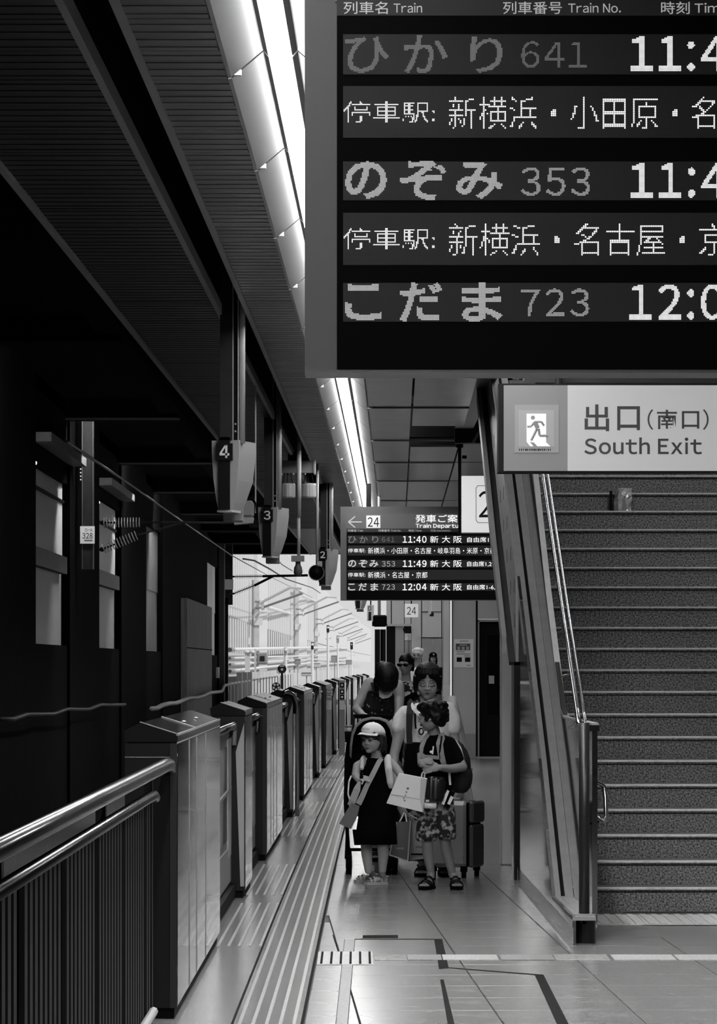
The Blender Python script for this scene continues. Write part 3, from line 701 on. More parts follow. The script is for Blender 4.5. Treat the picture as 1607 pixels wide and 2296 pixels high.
text_on('lettering', '(', wx(1451, D), wx(1464, D), wz(964, D), wz(918, D), D - .0072, MT, t, .005)
text_on('lettering', '南', wx(1472, D), wx(1517, D), wz(962.5, D), wz(919, D), D - .0072, MT, t, .012)
text_on('lettering', '口', wx(1528, D), wx(1567, D), wz(961.5, D), wz(922, D), D - .0072, MT, t, .012)
text_on('lettering', ')', wx(1575, D), wx(1588, D), wz(964, D), wz(918, D), D - .0072, MT, t, .005)
text_on('lettering', 'South Exit', wx(1309, D), wx(1573, D), wz(1019, D), wz(981, D), D - .0072, MT, t, .018)
MB().tube([(1.2, 21.1, wz(862, D)), (1.2, 21.1, 4.02)], .02, 8).build('hanger', M_dark, t)
MB().tube([(2.6, 21.1, wz(862, D)), (2.6, 21.1, 4.02)], .02, 8).build('hanger', M_dark, t)
MB().box(wx(1145, D), wx(1200, D), D + .02, D + .1, wz(860, D), wz(852, D)).build('top_bracket', M_dark, t)

# platform number sign cut by the stringer
D = 36.8; t = thing('track_sign', P(1075, 1195, D), 'white platform number sign on a dark pole, half hidden behind the stairs', 'sign')
MB().box(wx(1035, D), wx(1180, D), D, D + .12, wz(1195, D), wz(1067, D)).build('sign_box', mat('lit_white', .5, .4, emit=.5), t)
MB().box(wx(1034, D), wx(1181, D), D - .004, D, wz(1196.5, D), wz(1194, D)).build('sign_edge', M_grey, t)
text_on('sign_number', '23', wx(1073, D), wx(1140, D), wz(1161, D), wz(1101, D), D, MT, t, .0)
fr = MB(); pts = [(1067, 1094), (1071, 1089), (1144, 1089), (1148, 1094), (1148, 1166), (1144, 1172), (1071, 1172), (1067, 1166), (1067, 1094)]
for a, b in zip(pts, pts[1:]): fr.tube([(wx(a[0], D), D - .001, wz(a[1], D)), (wx(b[0], D), D - .001, wz(b[1], D))], .003, 5)
fr.build('number_outline', MT, t)
MB().box(wx(1027, D), wx(1034, D), D + .02, D + .07, wz(1196, D), 4.3).build('hanger_pole', M_black, t)
MB().box(wx(1023, D), wx(1038, D), D, D + .1, wz(1003, D), wz(985, D)).build('pole_clamp', M_black, t)
MB().box(wx(1036, D), wx(1046, D), D, D + .05, wz(1028, D), wz(1021, D)).build('pole_bracket', M_black, t)
# small hanging 24 sign, camera, pendant
D = 62.0; t = thing('number_sign', P(922, 1384, D), 'small square white 24 sign hanging below the distant departure board', 'sign')
MB().cham(wx(907, D), wx(937.5, D), D, D + .1, wz(1384, D), wz(1354, D), .01).build('sign_box', mat('lit_small', .5, .4, emit=.35), t)
text_on('sign_number', '24', wx(912, D), wx(932.5, D), wz(1378, D), wz(1361, D), D, MT, t, .004)
MB().tube([P(922, 1354, D + .05), Vector((wx(922, D), D + .05, 4.0))], .012, 6).build('hanger', M_black, t)
D = 90.0; t = thing('security_camera', P(912, 1415, D), 'black security camera bracketed to the far wall under the 24 sign', 'camera')
MB().loft([[P(902.5, 1409, D), P(917, 1405.5, D), P(918, 1412, D), P(905, 1417.5, D)], [P(903, 1409, D + .3), P(918, 1405, D + .3), P(919, 1412, D + .3), P(906, 1418, D + .3)]]).build('camera_body', M_black, t)
MB().box(wx(917, D), wx(921, D), D, D + 2.0, wz(1415, D), wz(1404, D)).build('bracket', M_black, t)
D = 70.0; t = thing('pendant_sensor', P(966, 1381, D), 'thin pipe pendant with a small black sensor, right of the 24 sign', 'sensor')
MB().tube([P(965, 1376, D), Vector((wx(965, D), D, 4.0))], .014, 6).build('pipe', M_greyl, t)
MB().box(wx(963, D), wx(972, D), D - .04, D + .06, wz(1382, D), wz(1373, D)).build('sensor_head', M_black, t)
MB().box(wx(960, D), wx(966, D), D - .05, D + .02, wz(1377, D), wz(1369, D)).build('junction_box', M_greyl, t)
D = 55.0; t = thing('zero_sign', P(831, 1392, D), 'narrow white plate with a black 0 beside the black monitor post', 'sign')
MB().box(wx(823, D), wx(838, D), D, D + .06, wz(1392, D), wz(1357, D)).build('plate', M_white, t)
text_on('plate_number', '0', wx(824.5, D), wx(832, D), wz(1370, D), wz(1359, D), D, MT, t, .01)
MB().box(wx(826, D), wx(832, D), D - .008, D, wz(1391, D), wz(1372, D)).build('plate_stripe', M_dark, t)
MB().tube([P(831, 1357, D + .03), Vector((wx(831, D), D + .03, 4.12))], .012, 6).build('hanger', M_dark, t)
# poster on the far wall
D = 60.0; t = thing('poster', P(1039, 1497, D - .02), 'printed white notice poster on the grey wall left of the dark door', 'poster')
def pb(a, b, c, d_, n, m, k): return MB().box(wx(a, D), wx(b, D), D - .01 - k * .003, D - .004, wz(d_, D), wz(c, D)).build(n, m, t)
pb(1017.5, 1061, 1433, 1496.5, 'sheet', mat('poster_paper', .85, .7), 0)
pb(1021.5, 1054, 1443, 1458, 'print_block', mat('print_dark', .09, .7), 1)
for a in (1025, 1035, 1045): pb(a, a + 6, 1450, 1457, 'print_picture', M_greyl, 2)
for y, a, b in ((1437, 1030, 1050), (1460.5, 1023, 1042), (1465.5, 1023, 1054), (1470, 1040, 1054), (1491, 1046, 1055)): pb(a, b, y, y + 1.4, 'print_line', mat('print_mid', .15, .7), 1)
pb(1023.5, 1035, 1474, 1484, 'print_picture', M_black, 1); pb(1042, 1054, 1474, 1484, 'print_picture', M_black, 1)
pb(1030, 1047, 1445, 1447.5, 'print_line', M_greyl, 2)

# ---------------------------------------------------------------- numbered monitors hanging from the channel
def monitor(D, px, top, num, label, yaw=-.3):
    X = wx(px, D); t = thing('numbered_monitor', (X, D, 2.66), label, 'monitor housing', 'numbered monitors hanging over the platform gates')
    Mx = Matrix.Translation((X, D, 0)) @ Matrix.Rotation(yaw, 4, 'Z')
    def q(pts): return [Mx @ Vector(p) for p in pts]
    hw, z0, z1 = .098, 2.655, 3.13
    rings = []
    for z, a, b in ((z0, .05, .2), (z0 + .05, .062, .24), (z0 + .2, .085, .33), (z1 - .08, hw, .36), (z1, hw, .36)):
        rings.append(q([(-a, 0, z), (a, 0, z), (a, b, z), (-a, b, z)]))
    MB().loft(rings).build('housing', M_greyl, t)
    MB().loft([q([(-.055, -.012, z0 - .015), (.05, -.012, z0 - .015), (.05, .18, z0 - .015), (-.055, .18, z0 - .015)]), q([(-.055, -.012, z0), (.05, -.012, z0), (.05, .18, z0), (-.055, .18, z0)])]).build('base_plate', M_white, t)
    MB().box(X - .045, X + .033, D - .03, D - .012, z0, z1 + .02).build('strap', M_black, t)
    MB().box(X - .062, X + .052, D - .05, D - .03, wz(1030, 24) - .01, wz(995, 24)).build('number_plate', M_black, t)
    if num == '4':
        n4 = MB(); yz = lambda f: wz(1028, 24) + f * (wz(999, 24) - wz(1028, 24)); xx = lambda f: X - .037 + f * .066; y_ = D - .053
        for pts in ([(.58, 0), (.8, 0), (.8, 1), (.58, 1)], [(.0, .2), (1, .2), (1, .38), (.0, .38)], [(.0, .38), (.22, .38), (.72, 1), (.52, 1)]): n4.loft([[(xx(a), y_, yz(b)) for a, b in pts], [(xx(a), D - .05, yz(b)) for a, b in pts]])
        n4.build('plate_number', M_white, t)
    else: text_on('plate_number', num, X - .038, X + .028, wz(1028, 24), wz(999, 24), D - .05, M_white, t, .02)
    MB().box(X - .035, X + .05, D - .03, D + .05, z1, 4.4).build('post', M_dark, t)
    for dx in (.05, .085): MB().box(X + dx, X + dx + .006, D - .02, D + .03, z1, 4.4).build('post_edge', M_greyl, t)
    MB().box(X + .056, X + .085, D, D + .05, z1, 4.4).build('post_web', M_black, t)
    MB().tube([(X + .115, D + .02, z1 - .02), (X + .115, D + .02, 4.4)], .021, 10).build('conduit', M_greyl, t, True)
    for k in range(2): MB().ell((X + .07 + .0 * k, D - .022, z1 + .06 + .05 * k), .007, n=6, m=4).build('bolt', M_greyl, t)
    MB().box(X - .03, X + .1, D + .42, D + .75, 2.6, 2.83).build('rear_box', M_grey, t)
monitor(24, 505, 985, '4', 'nearest hanging monitor housing, its black plate showing a large white four')
monitor(34.2, 600, 1112, '3', 'second hanging monitor housing, its black plate showing a white three')
monitor(46.5, 724, 1255, '2', 'third hanging monitor housing on paired dark posts, half hidden behind the horn loudspeaker')
monitor(66, 803, 1340, '1', 'distant grey monitor housing just below the small departure board')

# drum loudspeakers, sensor pole, horn
D = 40.0; t = thing('drum_speaker_bracket', P(668, 1060, D), 'flat grey bracket plate at the end of the black ceiling channel', 'bracket')
MB().box(wx(628, D), wx(704, D), D, D + .05, wz(1060, D), wz(1033, D)).build('plate', M_grey, t)
MB().box(wx(703, D), wx(707, D), D - .02, D + .3, wz(1062, D), wz(1031, D)).build('end_flange', M_greyl, t)
for k in range(6): MB().ell(P(632 + k * 13, 1063, D), .012, n=6, m=4).build('bolt', M_black if k % 2 else M_white, t)
MB().box(wx(645, D), wx(690, D), D, D + .04, wz(1033, D), 4.02).build('neck', M_dark, t)
for px, lab in ((644, 'left of the pale sensor pole'), (691, 'right of the pale sensor pole')):
    t = thing('drum_speaker', P(px, 1114, D), 'grey drum shaped loudspeaker hanging ' + lab, 'loudspeaker', 'drum loudspeakers under the bracket plate')
    n = 14
    def ring(r, z): return [(wx(px, D) + r * math.cos(2 * math.pi * k / n), D + .1 + r * math.sin(2 * math.pi * k / n), z) for k in range(n)]
    MB().loft([ring(.082, wz(1115, D)), ring(.09, wz(1112, D)), ring(.09, wz(1087, D)), ring(.082, wz(1083, D))]).build('drum', M_greyl, t, False)
    for dx in (-.05, .0, .06): MB().tube([(wx(px, D) + dx, D + .03, wz(1084, D)), (wx(px, D) + dx * .6, D + .03, wz(1060, D))], .005, 5).build('hook', M_black, t)
    MB().box(wx(px, D) - .002, wx(px, D) + .003, D + .005, D + .015, wz(1114, D), wz(1086, D)).build('seam', M_white, t)
D = 38.0; t = thing('sensor_pole', P(668, 1290, D), 'pale pole hanging from the ceiling with a bulb shaped sensor at its tip', 'sensor')
MB().tube([P(670, 1020, D), P(670, 1160, D)], .026, 10).build('upper_pole', M_greyl, t, True)
MB().tube([P(669.5, 1158, D), P(669.5, 1247, D)], .019, 10).build('lower_pole', M_greyl, t, True)
MB().tube([P(670, 1160, D), Vector((wx(670, D), D, 4.4))], .025, 10).build('pole_core', M_greyl, t, True)
MB().box(wx(653, D), wx(682, D), D - .06, D + .08, wz(1259, D), wz(1246, D)).build('block', M_grey, t)
MB().tube([P(668, 1258, D), P(668, 1266, D), P(668, 1273, D), P(668, 1284, D), P(668, 1291, D)], [.028, .028, .044, .05, .032], 14).build('bulb', mat('bulb_grey', .12, .4), t, True)
D = 42.0; t = thing('horn_speaker', P(709, 1303, D), 'round horn loudspeaker with a dark mouth on a thin hanging pipe', 'loudspeaker')
n = 20
def hr(r, y): return [(wx(709, D) + r * math.cos(2 * math.pi * k / n), y, wz(1284, D) + r * math.sin(2 * math.pi * k / n)) for k in range(n)]
MB().loft([hr(.02, D + .32), hr(.06, D + .2), hr(.085, D + .04), hr(.092, D), hr(.096, D), hr(.096, D + .03), hr(.07, D + .22), hr(.03, D + .34)], cap=True).build('horn', M_grey, t, True)
MB().loft([hr(.078, D + .02), hr(.05, D + .1), hr(.02, D + .25)]).build('horn_throat', M_black, t, True)
MB().tube([P(711, 1268, D + .1), Vector((wx(711, D), D + .1, 4.02))], .018, 8).build('hanger', M_greyl, t, True)
MB().box(wx(711, D), wx(722, D), D + .02, D + .1, wz(1270, D), wz(1258, D)).build('clamp', M_greyl, t)
D = 30.0; t = thing('junction_box', P(548, 1176, D), 'grey metal junction box with a curved cable behind the number 4 monitor', 'junction box')
MB().cham(wx(521, D), wx(568, D), D, D + .2, wz(1160, D), wz(1122, D), .02).build('box_body', M_grey, t)
MB().prism([(wx(525, D), wz(1176, D)), (wx(566, D), wz(1172, D)), (wx(568, D), wz(1160, D)), (wx(521, D), wz(1160, D))], D + .01, D + .19, 'Y').build('box_foot', M_greyl, t)
MB().tube([P(556, 1120, D), P(566, 1116, D), P(573, 1128, D), P(575, 1150, D)], .008, 6).build('cable', M_black, t)
MB().box(wx(571, D), wx(574, D), D + .05, D + .07, wz(1150, D), 4.02).build('rod', M_greyl, t)
# ---------------------------------------------------------------- near fence with double rail
t = thing('platform_fence', (gx(12), 10, 0), 'dark ribbed platform fence with two polished rails at the lower left edge', 'fence')
MB().tube([(-.875, 3.5, 1.155), (-.86, 12, 1.155), (-.852, 15.55, 1.155), (-.85, 15.75, 1.15), (-.85, 15.83, 1.13)], .031, 14).build('top_rail', mat('fence_rail', .12, .22, metal=1), t, True)  # dark steel tone, darker still on the lower rail
MB().tube([(-.888, 3.5, 1.045), (-.872, 14.6, 1.045), (-.87, 14.95, 1.043), (-.87, 15.05, 1.03)], .0225, 12).build('lower_rail', mat('fence_rail_dark', .05, .25, metal=1), t, True)
MB().tube([(-.885, 3.5, .13), (-.868, 14.9, .13)], .02, 8).build('kick_rail', M_greyl, t, True)
MB().box(-.93, -.925, 3.5, 15.1, .08, 1.03).build('back_sheet', M_black, t)
rb = MB().cham(-.924, -.888, -.055, .055, .1, 1.03, .014).mesh('rib'); rb.materials.append(mat('fence_rib', .006, .5, spec=.2))
y = 4.0; k = 0
while y < 15.0:
    if k % 9 != 8:
        o = place('rib', rb, t); o.matrix_parent_inverse = Matrix(); o.location = Vector((0, y, 0)) - Vector(t.location)
    y += .15; k += 1
for y in (5.2, 8.8, 12.4, 15.2): MB().box(-.925, -.89, y - .03, y + .03, 0, 1.14).build('post', M_dark, t)

# ---------------------------------------------------------------- platform gates
def housing():
    t = thing('gate_housing', (0, 0, 0), local=True); L = 4.4; W = .234
    MB().prism([(-W, .05), (0, .05), (0, 1.245), (-W, 1.245)], 0, L, 'Y').build('body', M_gate, t)
    MB().prism([(-W, 1.25), (.004, 1.25), (.004, 1.283), (-.165, 1.338), (-W - .004, 1.3)], -.004, L + .004, 'Y').build('lid', mat('gate_lid', .015, .1, spec=.25), t)
    MB().prism([(-.166, 1.339), (.005, 1.284), (.006, 1.288), (-.166, 1.343)], -.006, .012, 'Y').build('lid_edge', M_ssb, t)
    MB().prism([(-.166, 1.339), (.005, 1.284), (.006, 1.288), (-.166, 1.343)], 1.62, 1.66, 'Y').build('lid_seam', M_ssb, t)
    MB().box(-.002, .006, -.006, L, 1.278, 1.288).build('lid_edge', M_ssb, t)
    MB().box(-.0, .004, 0, L, 1.243, 1.25).build('trim_strip', M_ssb, t)
    MB().box(-W + .01, -.012, .02, L - .02, 0, .05).build('plinth', M_black, t)
    for a, b in ((0.01, 1.0), (1.01, 1.7), (1.71, 2.65), (2.66, 4.39)):
        MB().box(0, .004, a, b, .06, 1.24).build('side_panel', M_ss, t)
    for a in (1.0, 1.7, 2.65): MB().box(.0, .007, a, a + .02, .06, 1.24).build('panel_seam', M_ssb, t)
    MB().box(-.03, 0, -.005, 0, .05, 1.245).build('corner_trim', mat('gate_corner', .03, .4, spec=.3), t)
    MB().box(-W, -.03, -.003, 0, 1.18, 1.184).build('front_seam', M_grey, t)
    for y in (1.9, 3.1): MB().ell((-.07, y, 1.312), (.012, .02, .006), n=8, m=4).build('lid_bolt', M_white, t)
    return t
def gpost():
    t = thing('gate_post', (0, 0, 0), local=True); L = 1.3; W = .234
    MB().prism([(-W, .05), (0, .05), (0, 1.245), (-W, 1.245)], 0, L, 'Y').build('body', M_gate, t)
    MB().prism([(-W, 1.25), (.004, 1.25), (.004, 1.283), (-.165, 1.338), (-W - .004, 1.3)], -.004, L + .004, 'Y').build('lid', mat('gate_lid', .06), t)
    MB().prism([(-.166, 1.339), (.005, 1.284), (.006, 1.288), (-.166, 1.343)], -.006, .03, 'Y').build('lid_edge', M_ssb, t)
    MB().box(-.002, .006, -.006, L, 1.278, 1.288).build('lid_edge', M_ssb, t)
    MB().box(-W + .01, -.012, .02, L - .02, 0, .05).build('plinth', M_black, t)
    for a, b in ((.01, .55), (.56, 1.29)): MB().box(0, .004, a, b, .06, 1.24).build('side_panel', M_ss, t)
    MB().prism([(-.062, 1.0), (-.004, 1.2), (-.004, .08), (-.03, .08)], -.008, 0, 'Y').build('front_flange', M_greyl, t)
    return t
def gdoor(L):
    t = thing('gate_door', (0, 0, 0), local=True)
    MB().box(-.13, -.1, 0, L, .12, 1.14).build('leaf', mat('door_leaf_paint', .2, .35), t)
    MB().box(-.1, -.095, .15, L - .55, .42, 1.05).build('glass', M_glass, t)
    MB().box(-.1, -.09, L - .5, L, .3, 1.1).build('light_panel', M_greyl, t)
    MB().box(-.1, -.092, 0, L, .12, .36).build('kick_panel', M_grey, t)
    MB().prism([(0, .68), (L, .74), (L, .765), (0, .705)], -.1, -.088, 'X').build('safety_strip', M_ssb, t)
    MB().tube([(-.07, 0, 1.186), (-.07, L - .2, 1.186), (-.07, L - .08, 1.175), (-.075, L - .03, 1.14), (-.08, L - .02, 1.05)], .026, 12).build('top_pipe', M_pipe, t, True)
    MB().box(-.16, -.06, 0, L, .02, .1).build('guide_track', M_black, t)
    return t
H0, P0, DA, DB = housing(), gpost(), gdoor(3.8), gdoor(3.3)
def put(o, D): o.location = (gx(D), D, 0); o.rotation_euler.z = -math.atan(gslope(D))
for k in range(7):
    D = 15.87 + 12.8 * k
    for src, dd, nm, lab in ((H0, 0, 'gate housing', 'long steel platform gate housing'), (DA, 4.43, 'gate door', 'sliding platform gate door with a top pipe before the slim post'), (P0, 8.23, 'gate post', 'slim steel platform gate post'), (DB, 9.53, 'gate door', 'sliding platform gate door with a top pipe after the slim post')):
        o = src if k == 0 else copy_tree(src); put(o, D + dd)
        tag(o, ('%s, ' % lab) + ('nearest to the dark fence' if k == 0 else '%s counted from the dark fence' % ORD[k]), nm, {'gate housing': 'gate housings along the platform edge', 'gate post': 'slim gate posts along the platform edge', 'gate door': 'sliding gate doors along the platform edge'}[nm])
# rounded guard pipe on the second slim post, button panel further on
D = 37.1; t = thing('guard_hoop', (gx(37) + .05, 36.7, 0), 'round steel hoop guarding the second slim gate post', 'guard rail')
pp = [Vector((gx(36.6) - .11, 36.6, 1.0)) + Vector((.0, .0, 0))]
MB().tube([P(636, 1552, 36.4), P(645, 1551, 36.45), P(655, 1556, 36.5), P(662, 1568, 36.55), P(666, 1585, 36.6), P(666, 1830, 36.6)], .022, 12).build('hoop', M_pipe, t, True)
MB().tube([P(638, 1556, 36.5), P(648, 1557, 36.5), P(656, 1564, 36.5), P(660, 1575, 36.5), P(661, 1600, 36.5)], .016, 10).build('hoop_seal', M_black, t, True)
D = 62.0; t = thing('button_panel', P(766, 1590, D), 'narrow grey post with stacked warning labels at the far gates', 'control panel')
MB().box(wx(760, D), wx(773, D), D, D + .1, 0, wz(1525, D)).build('column', M_grey, t)
for i, (a, b) in enumerate(((1531, 1541), (1546, 1556), (1558, 1568))):
    MB().box(wx(762, D), wx(771, D), D - .012, D, wz(b, D), wz(a, D)).build('label_plate', M_black if i < 3 else M_white, t)
    MB().ell(P(766.5, (a + b) / 2, D - .012), (.02, .008, .02), n=10, m=6).build('button', M_white, t)
MB().box(wx(761, D), wx(772, D), D - .012, D, wz(1591, D), wz(1571, D)).build('notice', M_white, t)

# ---------------------------------------------------------------- overhead line gear under the station roof
def insulator(t, a, b, n, r=.05):
    a, b = Vector(a), Vector(b); d = (b - a).normalized()
    MB().tube([a, b], .02, 6).build('rod', M_black, t)
    m = MB()
    for k in range(n):
        c = a.lerp(b, .08 + .84 * k / (n - 1)); m = MB(); m.tube([c - d * .008, c + d * .008], r * 3.2, 12); m.build('shed_disc', mat('porcelain', .3, .2), t)
D = 64.5; t = thing('drop_post', P(196, 1275, D), 'dark hanging steel post with a white number plate, across the track', 'post')
MB().box(wx(184, D), wx(209, D), D, D + .25, wz(1276, D), 6.1).build('post', M_dark, t)
for a in (183.5, 207.5): MB().box(wx(a, D), wx(a + 1.8, D), D - .02, D, wz(1276, D), 6.1).build('flange_edge', mat('flange_edge', .05, .6), t)
MB().box(wx(180, D), wx(212.5, D), D - .05, D - .02, wz(1219, D), wz(1180, D)).build('plate', M_white, t)
text_on('plate_code', 'O-A', wx(191, D), wx(207.5, D), wz(1192.5, D), wz(1185, D), D - .05, MT, t, .01)
text_on('plate_number', '328', wx(185, D), wx(208, D), wz(1208, D), wz(1195, D), D - .05, MT, t, .015)
for k in range(6): MB().box(wx(190 + k * 3, D), wx(192.2 + k * 3, D), D - .054, D - .05, wz(1214, D), wz(1210.3, D)).build('plate_print', MT, t)
for k in range(4): MB().ell(P(181, 1052 + k * 8, D), .018, n=6, m=4).build('bolt', M_greyl, t)
D = 68.0; t = thing('insulator_arm', P(322, 1170, D), 'pair of ribbed insulator rods reaching out beside the 328 plate', 'insulator')
insulator(t, P(226, 1172, D), P(320, 1171, D), 13, .03); insulator(t, P(226, 1233, D), P(312, 1198, D), 12, .03)
MB().ell(P(231, 1172, D), (.06, .05, .045)).build('end_cap', M_black, t); MB().ell(P(229, 1232, D), (.06, .05, .045)).build('end_cap', M_black, t)
MB().tube([P(318, 1171, D), P(520, 1172, D - 2)], .025, 6).build('arm_tube', M_dark, t); MB().tube([P(310, 1199, D), P(410, 1172, D)], .022, 6).build('arm_brace', M_dark, t)
D = 128.0; t = thing('drop_post', P(512, 1300, D), 'dark pole with a small white plate at the end of the covered track', 'post')
MB().box(wx(505, D), wx(521, D), D, D + .3, wz(1356, D), 6.1).build('upper_post', M_dark, t)
MB().box(wx(504, D), wx(511, D), D, D + .3, -1.1, wz(1340, D)).build('lower_post', M_black, t)
MB().box(wx(502.5, D), wx(504.5, D), D - .05, D, -1.1, 6.0).build('edge_strip', M_grey, t)
MB().box(wx(504, D), wx(523, D), D - .08, D - .04, wz(1322, D), wz(1299, D)).build('plate', M_white, t)
D = 126.0; t = thing('cantilever_arm', P(600, 1290, D), 'black cantilever with ribbed insulators holding the wire before the bright opening', 'bracket')
insulator(t, P(524, 1293, D), P(590, 1292, D), 16, .022); insulator(t, P(524, 1331, D), P(572, 1312, D), 12, .022)
MB().tube([P(588, 1292, D), P(690, 1290, D)], .05, 6).build('arm_tube', M_black, t); MB().tube([P(524, 1293, D), P(512, 1293, 128.1)], .04, 6).build('arm_foot', M_black, t); MB().tube([P(524, 1331, D), P(512, 1331, 128.1)], .04, 6).build('arm_tube', M_black, t); MB().tube([P(570, 1313, D), P(612, 1292, D)], .05, 6).build('arm_brace', M_black, t)
def wire(name, pts, r, m, label, group='overhead wires'):
    o = MB().tube(pts, r, 6).build(name, m); tag(o, label, 'wire', group); return o
wire('contact_wire', [P(150, 990, 40), P(300, 1092, 58), P(420, 1177, 85), P(520, 1246, 118), P(600, 1290, 150), P(700, 1340, 250)], .018, M_grey, 'long contact wire running down toward the bright opening')
wire('messenger_wire', [P(545, 1253, 122), P(570, 1257, 125), P(605, 1276, 135), P(640, 1298, 160), P(700, 1318, 240), P(718, 1330, 300)], .03, M_dark, 'dark sagging wire through the top of the bright opening')
wire('dropper_wire', [P(616, 1248, 130), P(632, 1266, 138), P(655, 1280, 150)], .018, M_dark, 'short thin wire with clamps in the bright opening')
# wavy cable along the far wall
pts = []; xs_ = [0, 30, 60, 90, 120, 150, 175, 200, 225, 250, 280]
for i, px in enumerate(xs_): pts.append(P(px, 1613 - px * .13 + 4 * math.sin(i * 2.1), 4.75 * F / (HX - px)))
o = MB().tube(pts, .035, 6).build('sheathed_cable', M_dark, None, True); tag(o, 'pale wavy cable sagging along the dark wall, upper length at far left', 'cable', 'wavy cables on the dark wall')
pts = []
for i, px in enumerate([340, 352, 365, 380, 395, 410, 425, 440, 455, 470, 485, 497, 503, 512, 520]): pts.append(P(px, 1589 - (px - 340) * .26 + 2.2 * math.sin(i * 1.9) - (8 if px > 500 else 0), 4.75 * F / (HX - px)))
o = MB().tube(pts, .06, 6).build('sheathed_cable', M_grey, None, True); tag(o, 'pale wavy cable crossing the concrete face near the bright opening', 'cable', 'wavy cables on the dark wall')
# ---------------------------------------------------------------- sunlit surroundings beyond the station roof
BAY = [(500, 146), (566, 186), (589, 202), (657, 265), (681, 292), (712, 343), (740, 400), (770, 490), (800, 620), (832, 800)]
fp = [(wx(p, d), d) for p, d in BAY]
fc = thing('louvred_building', (fp[0][0], fp[0][1], -1.1), 'sunlit pale building with ribbed upper cladding and dark lower louvres along the track', 'building')
for i, ((xa, ya), (xb, yb)) in enumerate(zip(fp, fp[1:])):
    dx, dy = xb - xa, yb - ya; L = math.hypot(dx, dy); u = (dx / L, dy / L); nrm = (u[1], -u[0])
    if i % 2 == 1 and i < 5:
        MB().loft([[(xa + nrm[0] * q, ya + nrm[1] * q, z) for z in (-1.1, 9)] + [(xb + nrm[0] * q, yb + nrm[1] * q, z) for z in (9, -1.1)] for q in (-.3, .25)]).build('pier', M_face, fc); continue
    def slabp(q0, q1, z0, z1, n, m): return MB().loft([[(xa + nrm[0] * q, ya + nrm[1] * q, z) for z in (z0, z1)] + [(xb + nrm[0] * q, yb + nrm[1] * q, z) for z in (z1, z0)] for q in (q0, q1)]).build(n, m, fc)
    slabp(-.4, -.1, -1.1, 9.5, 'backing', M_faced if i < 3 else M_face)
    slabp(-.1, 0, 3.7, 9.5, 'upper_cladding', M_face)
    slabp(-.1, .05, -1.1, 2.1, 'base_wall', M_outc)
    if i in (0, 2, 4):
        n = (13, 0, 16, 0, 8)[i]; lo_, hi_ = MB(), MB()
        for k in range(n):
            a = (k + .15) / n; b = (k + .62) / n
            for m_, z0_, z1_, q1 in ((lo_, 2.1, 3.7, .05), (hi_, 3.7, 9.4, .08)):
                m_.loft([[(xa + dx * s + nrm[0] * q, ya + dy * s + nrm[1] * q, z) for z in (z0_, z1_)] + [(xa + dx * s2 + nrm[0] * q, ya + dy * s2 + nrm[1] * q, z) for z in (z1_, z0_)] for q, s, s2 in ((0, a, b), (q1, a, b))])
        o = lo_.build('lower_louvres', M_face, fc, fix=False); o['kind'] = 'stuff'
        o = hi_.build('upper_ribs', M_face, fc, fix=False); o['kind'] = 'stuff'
# catenary masts
def mast(px, D, k, s=1.0):
    t = thing('catenary_mast', (wx(px, D), D, -1.1), '%s pale catenary mast counted from the covered track' % ORD[k], 'mast', 'catenary masts outdoors')
    x = wx(px, D); z = 1.6 + s * 190 * D / F
    MB().box(x - .18, x + .18, D, D + .3, -1.1, z).build('pole', M_outc, t)
    MB().box(x - .2, x - .1, D - .05, D, 1.0, z).build('painted_pole_shade', M_grey, t)  # grey strip paints the shaded side of the pole
    a = P(px + 14, 1490 - s * 140, D); b = P(px + 14 + 62 * s, 1490 - s * 172, D - 2); c = P(px + 16, 1490 - s * 128, D); e = P(px + 16 + 90 * s, 1490 - s * 160, D - 2)
    MB().tube([a, b], .07, 6).build('upper_arm', M_white, t); MB().tube([c, e], .06, 6).build('lower_arm', M_grey, t)
    MB().tube([P(px, 1490 - s * 142, D), a], .05, 6).build('arm_foot', M_grey, t); MB().tube([P(px, 1490 - s * 126, D), c], .05, 6).build('arm_foot', M_grey, t)
    MB().ell(a, .16, n=8, m=6).build('insulator', M_white, t); MB().ell(c, .14, n=8, m=6).build('insulator', M_white, t)
    MB().tube([b, P(px + 105 * s, 1490 - s * 170, D - 3)], .06, 6).build('steady_arm', M_white, t)
    MB().box(x - .9, x - .25, D - .3, D - .1, wz(1490 - 45 * s, D), wz(1490 - 62 * s, D)).build('lamp_box', M_white, t)
    MB().box(x - .1, x + .35, D - .1, D - .02, wz(1490 - 88 * s, D), wz(1490 - 104 * s, D)).build('plate', M_white, t)
for k, (px, D, s) in enumerate(((573, 178, 1), (664, 255, .88), (708, 325, .72), (733, 390, .6), (752, 450, .5), (768, 520, .43), (782, 600, .37))): mast(px, D, k, s)
for a, b, r, lab in (((664, 1320, 255), (830, 1405, 900), .1, 'upper'), ((600, 1362, 178), (820, 1415, 900), .1, 'middle'), ((676, 1335, 255), (815, 1385, 800), .08, 'lower')):
    wire('feeder_wire', [P(*a), P((a[0] + b[0]) / 2, (a[1] + b[1]) / 2 + 4, (a[2] + b[2]) / 2), P(*b)], r, M_white, '%s sunlit wire strung between the outdoor masts' % lab)
